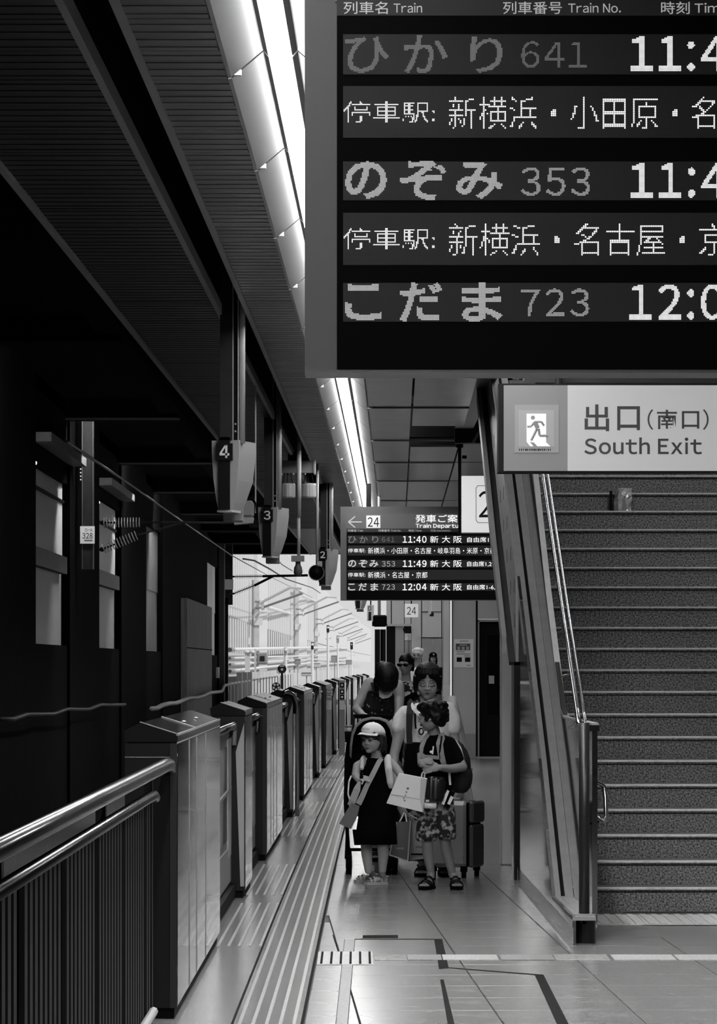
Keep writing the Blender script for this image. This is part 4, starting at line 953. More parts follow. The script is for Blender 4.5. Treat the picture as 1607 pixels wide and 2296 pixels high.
# pipes, parapet and troughs below the building
for k, (y0, y1, lab, r) in enumerate(((1457, 1452, 'top', .1), (1476, 1470, 'middle', .06), (1490, 1478, 'low', .06), (1505, 1486, 'bottom', .08))):
    o = MB().tube([P(515, y0, 140), P(600, (y0 + y1) / 2, 190), P(700, y1, 300), P(780, y1 + 2, 520)], r, 6).build('trackside_pipe', M_white); tag(o, '%s white pipe running along the sunlit trackside wall' % lab, 'pipe', 'white trackside pipes')
pw = thing('trackside_parapet', (-4.3, 150, -1.1), 'low sunlit parapet with posts below the pipes across the track', 'parapet')
q = [(wx(p, d), d) for p, d in ((512, 130), (600, 176), (690, 270), (760, 420), (815, 700))]
for (xa, ya), (xb, yb) in zip(q, q[1:]):
    MB().loft([[(xa, ya, -1.1), (xa + .3, ya, -1.1), (xa + .3, ya, 1.15), (xa, ya, 1.15)], [(xb, yb, -1.1), (xb + .3, yb, -1.1), (xb + .3, yb, 1.0), (xb, yb, 1.0)]]).build('parapet_wall', M_outc, pw)
    for k in range(9):
        s = k / 9; x, y = xa + (xb - xa) * s, ya + (yb - ya) * s
        MB().box(x + .3, x + .5, y, y + .5, -1.1, 1.3).build('parapet_post', M_white, pw)
        MB().box(x + .32, x + .4, y + 1.2, y + 1.9, .2, .9).build('painted_recess', M_grey, pw)  # raised grey block paints the shade of a recess
# signal cabinet, twin lamp, discs on sticks
D = 150.0; t = thing('signal_cabinet', P(590, 1500, D), 'grey signal box with a small dark emblem on the sunlit parapet', 'cabinet')
MB().cham(wx(575, D), wx(600, D), D, D + .5, wz(1490, D), wz(1463, D), .05).build('box_body', M_grey, t); MB().box(wx(583, D), wx(593, D), D - .03, D, wz(1482, D), wz(1471, D)).build('emblem', M_dark, t)
MB().box(wx(570, D), wx(574, D), D, D + .2, -1.1, wz(1455, D)).build('leg', M_outc, t)
D = 145.0; t = thing('mushroom_vent', P(555, 1480, D), 'white twin capped vent standing in front of the louvred building', 'vent')
MB().box(wx(549, D), wx(560, D), D, D + .3, -1.1, wz(1462, D)).build('stem', M_white, t)
for a in (553, 565): MB().ell(P(a, 1462, D), (.12, .12, .08), n=12, m=6).build('cap', M_white, t)
D = 58.0
for px, py, lab, hub in ((632, 1500, 'dark round disc on a stick with a pale window, above the gates', True), (619, 1540, 'dark round disc with pale spots, just above a gate lid', False)):
    t = thing('marker_disc', P(px, py, D), lab, 'marker', 'round trackside markers')
    n = 20; r = 10 * D / F
    MB().tube([P(px, py, D), P(px, py, D + .05)], r, n).build('disc', M_dark, t)
    if hub:
        MB().tube([P(px, py + 1, D - .012), P(px, py + 1, D)], .022, 10).build('hub', M_white, t); MB().box(wx(px - 5, D), wx(px + 5, D), D - .012, D, wz(py - 5, D), wz(py - 8, D)).build('window', M_white, t)
    else:
        for k in range(5): a = math.pi * 2 * k / 5 + .3; MB().tube([P(px + 6 * math.cos(a), py + 6 * math.sin(a), D - .012), P(px + 6 * math.cos(a), py + 6 * math.sin(a), D)], .02, 8).build('spot', M_white, t)
    MB().tube([P(px, py + 8, D + .03), Vector((wx(px, D), D + .03, -1.1))], .02, 6).build('stick', M_dark, t)
# bright columns and rail outside the end wall
D = 97.0; t = thing('outdoor_handrail', P(880, 1520, D), 'sunlit white column and handrail seen past the black monitor post', 'handrail')
MB().box(wx(874, D), wx(886, D), D, D + .3, 0, 4.2).build('column', M_white, t)
for y in (1497, 1508, 1518): MB().tube([P(860, y, D), P(900, y, D)], .03, 6).build('rail', M_white, t)
MB().ell(P(877, 1447, D - .2), .07, n=10, m=6).build('lamp_globe', M_white, t)
o = MB().tube([P(868, 1410, D), P(884, 1404, D)], .04, 6).build('arm', M_white, t)

# picket fence, signal poles and small fittings in the sunlit cutting
D = 120.0; t = thing('picket_fence', P(560, 1560, D), 'white picket railing behind the nearer gates in the sunlight', 'fence')
for k in range(22):
    px = 516 + k * 5.2; MB().box(wx(px, D), wx(px + 2.2, D), D + k * 1.2, D + k * 1.2 + .1, -1.1, wz(1528 - k * .6, D)).build('picket', M_white, t)
MB().loft([[P(514, 1531, D), P(514, 1535, D), P(514, 1535, D + .1), P(514, 1531, D + .1)], [P(628, 1514, D + 26), P(628, 1518, D + 26), P(628, 1518, D + 26.1), P(628, 1514, D + 26.1)]]).build('top_rail', M_white, t)
for k, (px, D, y) in enumerate(((735, 230, 1402), (757, 300, 1425), (700, 200, 1440), (640, 165, 1452), (788, 420, 1440))):
    t = thing('signal_pole', P(px, 1500, D), '%s slim white signal pole standing among the sunlit wires' % ORD[k], 'signal pole', 'slim signal poles outdoors')
    MB().tube([Vector((wx(px, D), D, -1.1)), P(px, y, D)], .08, 8).build('pole', M_white, t)
    MB().box(wx(px - 3, D), wx(px + 3, D), D - .15, D - .08, wz(y + 16, D), wz(y, D)).build('signal_head', M_dark if k % 2 == 0 else M_grey, t)
    MB().ell(P(px, y + 5, D - .17), .08, n=8, m=6).build('signal_lens', M_white, t)
    MB().tube([P(px - 6, y + 30, D), P(px + 8, y + 28, D)], .06, 6).build('cross_arm', M_white, t)
for k, (px, y, D, w_, h_) in enumerate(((660, 1478, 180, 14, 12), (700, 1487, 230, 18, 9), (742, 1470, 300, 16, 16), (620, 1496, 150, 10, 14), (775, 1480, 380, 14, 10), (675, 1508, 160, 24, 8))):
    t = thing('equipment_box', P(px, y + h_, D), '%s small equipment box on the sunlit trackside, counted from the gates' % ORD[k], 'box', 'trackside equipment boxes')
    MB().cham(wx(px, D), wx(px + w_, D), D, D + .4, wz(y + h_, D), wz(y, D), .03).build('box_body', M_outc if k % 2 else M_grey, t)
    MB().box(wx(px - 1, D), wx(px + w_ + 1, D), D - .05, D + .45, wz(y, D), wz(y - 1.5, D)).build('box_lid', M_white, t)
    MB().box(wx(px + w_ * .45, D), wx(px + w_ * .55, D), D + .1, D + .2, -1.1, wz(y + h_, D)).build('stand', M_grey, t)
# ---------------------------------------------------------------- people
PENDING = []
def skin_obj(mb, name, m, parent, voxel=.007, smooth=3):    # union of round volumes -> one continuous surface
    o = mb.build(name, m, parent)
    r = o.modifiers.new('r', 'REMESH'); r.mode = 'VOXEL'; r.voxel_size = voxel; r.use_smooth_shade = True
    s = o.modifiers.new('s', 'SMOOTH'); s.factor = .5; s.iterations = smooth
    PENDING.append(o); return o
def flush_pending():
    dg = bpy.context.evaluated_depsgraph_get(); new = [(o, bpy.data.meshes.new_from_object(o.evaluated_get(dg))) for o in PENDING]
    for o, me in new:
        o.modifiers.clear(); old = o.data; me.name = old.name; o.data = me
        me.polygons.foreach_set('use_smooth', [True] * len(me.polygons))
    PENDING.clear()
S_face = mat('skin', .4, .5, noise=.05, scale=30)
S_mid = mat('skin_tanned', .3, .5, noise=.05, scale=30)
C_hair = mat('black_hair', .004, .45, spec=.2, bump=.4, bscale=90, stretch=(1, 1, .2))
C_grey = mat('white_hair', .8, .8, bump=.4, bscale=80)
C_black = mat('black_cloth', .003, .95, spec=.08, bump=.2, bscale=40)
C_white = mat('white_cloth', .92, .8, bump=.25, bscale=25, noise=.06, scale=12)
C_lip = mat('lip_tone', .12, .5); C_eye = mat('eye_dark', .006, .2); C_eyew = mat('eye_white', .55, .3)
C_floral = threshold_mat('floral_print', .012, .45, 26, .54, .85, width=.06, detail=3)
C_floral2 = threshold_mat('floral_print_dark', .01, .35, 22, .56, .85, width=.05, detail=3)
C_spot = threshold_mat('patch_print', .012, .62, 20, .47, .85, width=.03)
C_dots = threshold_mat('dotted_print', .35, .006, 26, .22, .85, vor=True, width=.05)
C_strap = mat('grey_webbing', .3, .8, bump=.3, bscale=120)
C_strapw = mat('white_plush', .7, .9, bump=.4, bscale=80)
C_pack = mat('dark_nylon', .018, .7, spec=.2, bump=.2, bscale=60)
C_denim = mat('grey_cloth', .14, .85)
def rot(yaw=0, pitch=0, roll=0): return Matrix.Rotation(yaw, 3, 'Z') @ Matrix.Rotation(pitch, 3, 'X') @ Matrix.Rotation(roll, 3, 'Y')
class Head:
    def __init__(s, chin, h, yaw=0, pitch=0, roll=0):
        s.h = h; s.M = rot(yaw, pitch, roll); s.o = Vector(chin) - s.M @ Vector((0, -.2 * h, 0)) * .6
    def p(s, x, y, z): return s.o + s.M @ (Vector((x, y, z)) * s.h)
    def e(s, mb, c, r, n=12, m=8): mb.ell(s.p(*c), tuple(q * s.h for q in r), s.M, n, m)
    def skull(s, mb, child=False):
        s.e(mb, (0, .06, .62), (.345, .42, .38), 16, 10); s.e(mb, (0, -.07, .38), (.3 if not child else .32, .3, .35), 16, 10)
        s.e(mb, (0, -.22, .1), (.12, .11, .09)); s.e(mb, (0, -.385, .43), (.042, .06, .12)); s.e(mb, (0, -.42, .365), (.05, .05, .045))
        s.e(mb, (.07, -.37, .35), (.035, .04, .03)); s.e(mb, (-.07, -.37, .35), (.035, .04, .03))
        for q in (-1, 1):
            s.e(mb, (q * .15, -.25, .34), (.12, .1, .12)); s.e(mb, (q * .13, -.33, .565), (.11, .05, .035)); s.e(mb, (q * .335, .06, .44), (.04, .085, .12)); s.e(mb, (q * .165, -.06, .23), (.09, .17, .1))
        s.e(mb, (0, -.345, .225), (.09, .05, .05))
    def face(s, root, closed=False, lip=True):
        for q in (-1, 1):
            b = MB(); pts = [s.p(q * x, -.375 + abs(x - .13) * .35, .585 + .02 - abs(x - .12) * .2) for x in (.06, .1, .15, .2, .24)]
            b.tube(pts, [.008 * s.h, .012 * s.h, .012 * s.h, .01 * s.h, .005 * s.h], 6); b.build('eyebrow', C_hair, root)
            if closed:
                b = MB(); pts = [s.p(q * x, -.375 + abs(x - .13) * .4, .455 - .03 + abs(x - .14) * .35) for x in (.06, .1, .14, .18, .23)]
                b.tube(pts, .014 * s.h, 6); b.build('closed_eyelid', C_eye, root)
            else:
                b = MB(); s.e(b, (q * .135, -.345, .475), (.075, .04, .036)); w_ = b.build('eye', C_eyew, root, True)
                b = MB(); s.e(b, (q * .135, -.372, .475), (.032, .02, .034)); b.build('iris', C_eye, w_, True)
                b = MB(); b.tube([s.p(q * x, -.385 + abs(x - .13) * .4, .505 - abs(x - .135) * .25) for x in (.055, .1, .135, .17, .22)], .013 * s.h, 6); b.build('eyelid', C_hair, root)
        if lip:
            b = MB(); s.e(b, (0, -.375, .24), (.085, .03, .018)); s.e(b, (0, -.37, .205), (.07, .03, .02)); b.build('lips', C_lip, root, True)
def hand(mb, wrist, d, palm, L=.15, curl=.6, thumb=1):       # d: pointing direction, palm: palm normal
    d = Vector(d).normalized(); n = Vector(palm); n = (n - d * n.dot(d)).normalized(); s = d.cross(n)
    w = Vector(wrist); pl = L * .48
    mb.ell(w + d * pl * .5, (1, 1, 1) if 0 else .001)
    R3 = Matrix((s, d, n)).transposed()
    mb.ell(w + d * pl * .55, (L * .2, pl * .62, L * .085), R3)
    for i, (off, ln) in enumerate(((-.27, .8), (-.09, .95), (.09, .9), (.27, .7))):
        b = w + d * pl * .95 + s * off * L * .62; f = L * .5 * ln; c1 = curl; 
        p1 = b + (d * math.cos(c1 * .5) + n * math.sin(c1 * .5)) * f * .45; p2 = p1 + (d * math.cos(c1 * 1.3) + n * math.sin(c1 * 1.3)) * f * .32; p3 = p2 + (d * math.cos(c1 * 2) + n * math.sin(c1 * 2)) * f * .23
        r = L * .052; mb.limb([(b, r), (p1, r * .95), (p2, r * .85), (p3, r * .75)], 8)
    b = w + d * pl * .3 - s * thumb * L * .17; p1 = b + (d * .7 - s * thumb * .6 + n * .35).normalized() * L * .2; p2 = p1 + (d * .8 - s * thumb * .1 + n * .5).normalized() * L * .16
    mb.limb([(b, L * .075), (p1, L * .06), (p2, L * .048)], 8)
def foot(mb, heel, d, L, ankle, z=.02):                     # heel: ground point; d: unit plan direction
    d = Vector((d[0], d[1], 0)).normalized(); s = Vector((-d.y, d.x, 0)); h = Vector((heel[0], heel[1], z))
    R3 = Matrix((s, d, Vector((0, 0, 1)))).transposed()
    mb.ell(h + d * L * .12 + Vector((0, 0, L * .12)), (L * .14, L * .16, L * .13), R3); mb.ell(h + d * L * .45 + Vector((0, 0, L * .12)), (L * .15, L * .34, L * .12), R3)
    mb.ell(h + d * L * .7 + Vector((0, 0, L * .07)), (L * .19, L * .2, L * .08), R3)
    for i, o in enumerate((-.14, -.06, .02, .09, .15)): mb.ell(h + d * L * (.93 - abs(o + .1) * .3) + s * o * L + Vector((0, 0, L * .055)), (L * .045, L * .09, L * .05), R3)
    mb.limb([(h + d * L * .18 + Vector((0, 0, L * .2)), L * .15), (ankle, L * .15)])
def sandal(root, heel, d, L, m, m2, band=(.3, .62, .78), thick=.022):
    d = Vector((d[0], d[1], 0)).normalized(); s = Vector((-d.y, d.x, 0)); h = Vector((heel[0], heel[1], 0))
    prof = [(-.03, .0), (.0, .12), (.1, .165), (.35, .15), (.6, .2), (.8, .21), (.95, .15), (1.04, 0)]
    ol = [h + d * L * a + s * L * b for a, b in prof] + [h + d * L * a - s * L * b for a, b in prof[::-1][1:-1]]
    o = MB().loft([[(p.x, p.y, .001) for p in ol], [(p.x, p.y, thick) for p in ol]]).build('sandal', m, root)
    for a in band:
        ht = L * (.3 if a < .4 else .2 if a < .7 else .15); wd = L * (.16 if a < .4 else .2)
        c = h + d * L * a; pts = [c + s * wd * math.cos(t) + Vector((0, 0, thick + ht * math.sin(t))) for t in [math.pi * k / 8 for k in range(9)]]
        b = MB(); b.loft([[p - d * L * .045, p + d * L * .045, (p + d * L * .045) + (p - c - Vector((0, 0, thick))).normalized() * .006, (p - d * L * .045) + (p - c - Vector((0, 0, thick))).normalized() * .006] for p in pts]); b.build('strap', m2, o)
    if True:
        pts = [h + d * L * .25 + s * L * .15 * math.cos(t) - d * L * .28 * math.sin(t) + Vector((0, 0, thick + L * .22)) for t in [math.pi * k / 8 for k in range(9)]]
        MB().tube(pts, L * .035, 6).build('heel_strap', m2, o)
    return o
def rings(rows, D, n=28, ratio=.6, folds=0, amp=0, phase=0):  # rows: (py, pxL, pxR, dd, ratio) -> elliptical rings
    out = []
    for i, r in enumerate(rows):
        py, a, b = r[:3]; dd = r[3] if len(r) > 3 else 0; rt = r[4] if len(r) > 4 else ratio
        c = P((a + b) / 2, py, D + dd); rx = (b - a) / 2 * D / F; f = amp * i / max(1, len(rows) - 1)
        out.append([(c.x + rx * math.cos(t) * (1 + f * math.cos(folds * t + phase)), c.y + rx * rt * math.sin(t) * (1 + f * math.cos(folds * t + phase)), c.z) for t in [2 * math.pi * k / n for k in range(n)]])
    return out
def garment(root, name, rows, D, m, ratio=.6, folds=0, amp=0, phase=0, thick=True):
    return MB().loft(rings(rows, D, 32, ratio, folds, amp, phase)).build(name, m, root, True)
def band(root, name, pts, w, m, out=(0, -1, 0), t=.006, top=True):   # flat strap along points
    pts = [Vector(p) for p in pts]; o = Vector(out); r = []
    for i, p in enumerate(pts):
        tt = (pts[min(i + 1, len(pts) - 1)] - pts[max(i - 1, 0)]).normalized(); s = tt.cross(o).normalized(); n = s.cross(tt).normalized() if 0 else o
        ww = w[i] if isinstance(w, (list, tuple)) else w
        r.append([p - s * ww / 2, p + s * ww / 2, p + s * ww / 2 + n * t, p - s * ww / 2 + n * t])
    return MB().loft(r).build(name, m, root)
def strands(mb, base, tips, r0, r1, n=6):
    for b, t_ in zip(base, tips): mb.tube([b, (Vector(b) + Vector(t_)) / 2 + Vector((R.uniform(-.004, .004), -.006, 0)), t_], [r0, (r0 + r1) / 2, r1], n)

# ---------------------------------------------------------------- the boy
D = 25.1
B = thing('person', (wx(985, D), D, 0), 'boy in black T-shirt and floral shorts looking back over his shoulder, holding a bag', 'person')
q = lambda x, y, dd=0: P(x, y, D + dd)
px_ = D / F
hd = Head(q(960, 1640, -.03), .212, -1.95, .05)
mb = MB(); hd.skull(mb, True)
mb.limb([(q(971, 1636, .02), .044), (q(976, 1662, .03), .05)])
mb.loft(rings([(1655, 955, 1005), (1690, 952, 1010), (1740, 955, 1010), (1800, 948, 1010)], D))
mb.limb([(q(1008, 1668, .02), .042), (q(1024, 1695, .02), .04), (q(1037, 1720, -.02), .034), (q(1010, 1724, -.12), .031), (q(985, 1721, -.2), .023)])
hand(mb, q(986, 1721, -.2), (-.95, -.25, -.08), (-.2, .9, -.3), .15, .7, 1)
mb.limb([(q(955, 1668, .0), .04), (q(945, 1692, -.05), .033), (q(944, 1712, -.14), .027), (q(947, 1714, -.2), .022)])
hand(mb, q(943, 1709, -.2), (.9, -.3, .15), (.1, .8, -.4), .13, 1.2, 1)
for kx, ax, hx, hz in ((957, 966, 965, 0), (997, 1013, 994, 0)):
    left = kx < 980
    mb.limb([(q(hx, 1800, .0), .052), (q(kx, 1872, -.02), .043), (q(kx + 1, 1890, -.01), .04), (q(kx + (2 if left else 5), 1912, .02), .041), (q(ax, 1955, .04), .027)])
fL, fR = P(969, 1966, 25.12), P(1020, 1968, 25.14)
fh1 = (wx(968, 25.12), 25.14); fh2 = (wx(1020, 25.1), 25.16)
foot(mb, fh1, (-.32, -.95), .2, q(966, 1957, .05)); foot(mb, fh2, (.05, -1), .2, q(1013, 1957, .05))
skin_obj(mb, 'body', S_mid, B, .0036, 2)
sandal(B, fh1, (-.32, -.95), .22, C_black, C_black); sandal(B, fh2, (.05, -1), .22, C_black, C_black)
sh = MB(); sh.loft(rings([(1646, 962, 994, .02), (1652, 955, 1006, .01), (1662, 950, 1015), (1700, 948, 1014), (1760, 948, 1014), (1800, 945, 1014)], D, ratio=.62))
sh.limb([(q(1006, 1668, .01), .055), (q(1018, 1690, .01), .056), (q(1024, 1704, 0), .054)]); sh.limb([(q(957, 1668), .05), (q(949, 1688, -.04), .048)])
skin_obj(sh, 'shirt', C_black, B, .007)
s2 = MB(); s2.loft(rings([(1785, 942, 1016), (1815, 938, 1019), (1830, 937, 1020)], D, ratio=.6))
s2.loft(rings([(1820, 938, 980, .0, .8), (1850, 933, 979, -.01, .9), (1880, 931, 978, -.01, .9), (1886, 933, 976, -.01, .9)], D)); s2.loft(rings([(1820, 974, 1021, -.01, .9), (1850, 975, 1022, -.02, 1), (1876, 976, 1022, -.02, 1), (1882, 978, 1020, -.02, 1)], D))
skin_obj(s2, 'shorts', C_floral, B, .008)
hh = MB(); hd.e(hh, (0, .12, .68), (.44, .47, .41), 16, 10); hd.e(hh, (0, .3, .5), (.4, .3, .34), 16, 10); hd.e(hh, (0, -.18, .82), (.38, .3, .2)); hd.e(hh, (0, .36, .3), (.26, .16, .18))
hd.e(hh, (.3, .1, .6), (.14, .2, .2)); hd.e(hh, (-.3, .1, .6), (.14, .2, .2))
for k in range(70):
    a = R.uniform(0, 6.28); z = R.uniform(.35, .95); c = (.4 * math.cos(a), .14 + .42 * math.sin(a), z)
    if c[1] < -.1 and z < .75: continue
    hd.e(hh, c, (.07, .09, .09), 8, 6)
skin_obj(hh, 'hair', C_hair, B, .0065, 1)
hd.face(B)
MB().tube([hd.p(.1 * math.cos(a), -.3, .12 + .0 * a) for a in (0, 1)], .001, 4)
band(B, 'lanyard', [q(990, 1650, -.1), q(987, 1675, -.125), q(984, 1695, -.13)], .012, C_black)
MB().prism([(wx(967, D), wz(1690, D)), (wx(970, D), wz(1690, D)), (wx(972, D), wz(1672, D)), (wx(969, D), wz(1672, D))], D - .135, D - .13, 'Y').build('shirt_print', C_white, B)
MB().ell(q(967, 1686, -.132), (.014, .004, .01)).build('shirt_print', C_white, B)
# his backpack
K = thing('backpack', q(1030, 1775, .1), 'dark school backpack with pale piping and grey straps worn by the boy', 'backpack')
bp = MB(); bp.ell(q(1024, 1720, .16), (.105, .1, .175), rot(-.25)); bp.ell(q(1030, 1742, .17), (.095, .11, .12), rot(-.25)); bp.ell(q(1018, 1690, .15), (.09, .09, .1), rot(-.25))
skin_obj(bp, 'pack_body', C_pack, K, .01)
bp2 = MB(); bp2.ell(q(1036, 1742, .15), (.075, .09, .12), rot(-.4)); skin_obj(bp2, 'front_pocket', mat('pocket_nylon', .03, .7, spec=.2), K, .009)
band(K, 'piping', [q(1020, 1660, .03), q(1031, 1678, .02), q(1037, 1700, .01), q(1030, 1714, -.03), q(1014, 1722, -.07)], [.02, .022, .022, .016, .008], mat('pale_piping', .62, .7))
band(K, 'shoulder_strap', [q(997, 1648, .02), q(990, 1652, -.06), q(985, 1668, -.115), q(988, 1690, -.13), q(994, 1710, -.13), q(1000, 1722, -.11)], [.05, .052, .05, .046, .036, .02], C_strap)
band(K, 'strap_stripe', [q(985.5, 1670, -.122), q(985, 1690, -.137), q(986, 1702, -.137)], .006, C_black)
band(K, 'shoulder_strap', [q(960, 1646, .0), q(952, 1656, -.07), q(945, 1675, -.115), q(943, 1700, -.13)], [.03, .032, .03, .02], C_strap)
band(K, 'chest_strap', [q(943, 1696, -.135), q(962, 1697, -.145), q(984, 1699, -.14)], .026, C_strap)
band(K, 'key_strap', [q(1007, 1733, -.06), q(1008, 1748, -.06), q(1009, 1760, -.06)], .016, C_white)
MB().tube([q(1009, 1760, -.06), q(1006, 1772, -.065)], .004, 6).build('key_cord', C_black, K)
MB().tube([q(1057, 1722, .2), q(1058, 1730, .2)], .01, 6).build('zip_tag', C_strap, K)
T_ = thing('tag_case', q(1003, 1800, -.12), 'black card case with white labels hanging at the boy\'s hip', 'card case')
for nm, pts, m in (('case', [(1006, 1768), (1019, 1775), (1003, 1810), (990, 1803)], C_black), ('label_card', [(1009, 1782), (1015, 1786), (1007, 1803), (1001, 1800)], C_white), ('side_card', [(1001, 1769), (1006, 1772), (994, 1803), (988, 1800)], C_white)):
    dd = -.15 if nm == 'case' else -.157
    MB().prism([(wx(a, D), wz(b, D)) for a, b in pts], D + dd - .003, D + dd + (.012 if nm == 'case' else 0), 'Y').build(nm, m, T_)
W_ = thing('camera_pouch', q(975, 1795, -.18), 'black shiny bottle pouch hanging in front of the boy beside the white bag', 'pouch')
sk = MB(); sk.loft(rings([(1741, 958, 994, -.16, .5), (1750, 955, 998, -.16, .5), (1785, 953, 997, -.16, .5), (1796, 956, 993, -.16, .5)], D)); sk.build('pouch_body', mat('black_vinyl', .012, .25), W_, True)
for a, w_ in ((967, 5), (977, 6)): MB().tube([q(a, 1744, -.225), q(a - 1, 1792, -.225)], w_ * px_ * .5, 8).build('bottle_edge', mat('bottle_plastic', .08, .15), W_, True)
MB().tube([q(951, 1806, -.17), q(978, 1807, -.17)], .022, 10).build('rolled_cloth', C_white, W_, True)
MB().tube([q(954, 1796, -.2), q(962, 1796, -.2)], .009, 8).build('buckle', C_white, W_, True)

# white paper bag in his hands
Dg = 24.78; bag = thing('paper_bag', P(905, 1821, Dg), 'tilted white paper carrier bag with a column of small marks, held by the boy', 'bag')
g_ = lambda x, y, dd=0: P(x, y, Dg + dd)
f4 = [(894, 1734), (956, 1746), (947, 1821), (866, 1801)]
MB().loft([[g_(*p) for p in f4], [g_(a + 2, b - 1, .1) for a, b in f4]]).build('bag_body', mat('white_paper', .88, .75, bump=.25, bscale=14), bag)
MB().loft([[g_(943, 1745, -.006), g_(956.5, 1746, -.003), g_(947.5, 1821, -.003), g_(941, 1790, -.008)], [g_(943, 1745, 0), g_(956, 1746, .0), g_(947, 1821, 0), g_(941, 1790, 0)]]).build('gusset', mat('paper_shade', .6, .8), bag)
band(bag, 'fold_crease', [g_(876, 1781, -.002), g_(908, 1786, -.003), g_(944, 1793, -.002)], .004, mat('paper_fold', .5, .8), t=.003)
MB().tube([g_(944, 1746, .03), g_(946, 1734, .0), g_(950, 1730, -.02), g_(952, 1735, -.01), g_(951, 1747, .02)], .006, 6).build('handle', mat('white_paper', .72), bag)
for x, y, r in ((914, 1768, 3), (911, 1776, 2), (909, 1783, 1.6), (905, 1790, 1.8), (907, 1795, 2)): MB().tube([g_(x, y, -.004), g_(x, y, 0)], r * Dg / F, 8).build('printed_mark', mat('print_grey', .25, .8), bag)

# ---------------------------------------------------------------- the girl
D = 25.5
G = thing('person', (wx(845, D), D, 0), 'small girl in a white cap and plain black dress standing in front of the stroller', 'person')
q = lambda x, y, dd=0: P(x, y, D + dd)
hd = Head(q(830, 1689, -.07), .2, -.55, .05, .05)
mb = MB(); hd.skull(mb, True)
mb.limb([(q(842, 1684, .0), .037), (q(845, 1702, .01), .04)])
mb.loft(rings([(1699, 825, 868), (1720, 820, 872), (1800, 812, 878), (1880, 810, 880)], D))
mb.limb([(q(872, 1708), .035), (q(888, 1722, -.02), .031), (q(902, 1745, -.06), .027), (q(906, 1775, -.1), .021)]); hand(mb, q(906, 1775, -.1), (.1, -.2, -1), (-.6, .5, 0), .12, .5, 1)
mb.limb([(q(818, 1709), .035), (q(801, 1718, -.02), .033), (q(797, 1738, -.06), .03), (q(803, 1748, -.12), .023)]); hand(mb, q(803, 1747, -.12), (.8, -.4, .1), (.2, .6, -.6), .115, .8, -1)
for kx, ax, dd in ((821, 826, .05), (858, 857, -.02)):
    mb.limb([(q(kx + (5 if kx < 830 else -4), 1830, dd), .06), (q(kx, 1890, dd), .043), (q(kx + 1, 1915, dd + .01), .041), (q(ax, 1952, dd + .01), .028)])
g1, g2 = (wx(868, 25.6), 25.56), (wx(845, 25.85), 25.83)
foot(mb, g1, (-.95, -.3), .155, q(857, 1958, .0)); foot(mb, g2, (-.95, -.25), .155, q(828, 1950, .22))
skin_obj(mb, 'body', S_face, G, .004, 2)
SAND = mat('pale_sandal', .45, .7)
sandal(G, g1, (-.95, -.3), .17, SAND, SAND); sandal(G, g2, (-.95, -.25), .17, SAND, SAND)
MB().tube([q(828, 1940, .2), q(828, 1952, .2)], .036, 12).build('sock', mat('pale_sock', .4, .9, bump=.5, bscale=60), G)
garment(G, 'dress', [(1699, 823, 872, 0, .5), (1706, 815, 876, 0, .55), (1730, 813, 878), (1770, 809, 882), (1820, 803, 885), (1865, 796, 887), (1893, 793, 888)], D, C_black, .62, 5, .05)
hh = MB(); hd.e(hh, (0, .08, .66), (.4, .46, .38), 16, 10); hd.e(hh, (0, .22, .4), (.4, .3, .34), 14, 8)
for k in range(36):
    a = R.uniform(-.35, 3.5); x, y = .4 * math.cos(a), .12 + .36 * math.sin(a)
    hh.tube([hd.p(x * .9, y, .62), hd.p(x * 1.02, y * 1.02, .35), hd.p(x * (1.05 + R.uniform(0, .25)), y * 1.1, R.uniform(-.02, .2))], [.02, .016, .005], 6)
for k in range(16):
    x = -.28 + .56 * k / 15; hh.tube([hd.p(x * .9, -.36 + abs(x) * .3, .8), hd.p(x, -.42 + abs(x) * .35, .68), hd.p(x * 1.05, -.41 + abs(x) * .36, R.uniform(.53, .6))], [.012, .01, .003], 5)
skin_obj(hh, 'hair', mat('brown_black_hair', .018, .4, bump=.4, bscale=90), G, .0055, 1)
hd.face(G)
CAP = thing('baseball_cap', hd.p(0, 0, .7), 'white baseball cap with faint lettering worn by the small girl', 'cap')
def dome(s_, z0, z1, n=24, m=7, tilt=.0):
    r = []
    for i in range(m):
        a = z0 + (z1 - z0) * i / (m - 1); c = math.cos(a); r.append([hd.p(.43 * s_ * c * math.cos(t), .06 + .5 * s_ * c * math.sin(t), .72 + .4 * s_ * math.sin(a) + .08 * c * math.sin(t) * -.9) for t in [2 * math.pi * k / n for k in range(n)]])
    return r
MB().loft(dome(1, -.12, 1.5)).build('crown', mat('white_cap_cloth', .88, .8, bump=.2, bscale=60), CAP, True)
br = []
for k in range(13):
    t = math.radians(-90 - 62 + 124 * k / 12); ix, iy = .43 * math.cos(t), .06 + .5 * math.sin(t); f = .26 * math.cos(math.radians(-62 + 124 * k / 12)) ** .6
    br.append([hd.p(ix, iy, .76), hd.p(ix * 1.05, iy - f, .74 - .16 * abs(ix)), hd.p(ix * 1.05, iy - f, .725 - .16 * abs(ix)), hd.p(ix, iy, .745)])
MB().loft(br).build('brim', mat('white_cap_cloth', .72), CAP, True)
MB().ell(hd.p(0, .06, 1.1), .007).build('top_button', C_white, CAP)
for k in range(5): MB().tube([hd.p(-.2 + .07 * k, -.43 + abs(-.2 + .07 * k) * .2, .86), hd.p(-.17 + .07 * k, -.4 + abs(-.2 + .07 * k) * .2, .93)], .003, 5).build('stitched_letter', mat('stitch_grey', .35, .8), CAP)
GB = thing('small_backpack', q(850, 1740, .12), 'white plush backpack with padded straps on the girl\'s shoulders', 'backpack')
bb = MB(); bb.ell(q(846, 1735, .17), (.11, .07, .13)); skin_obj(bb, 'pack_body', C_strapw, GB, .01)
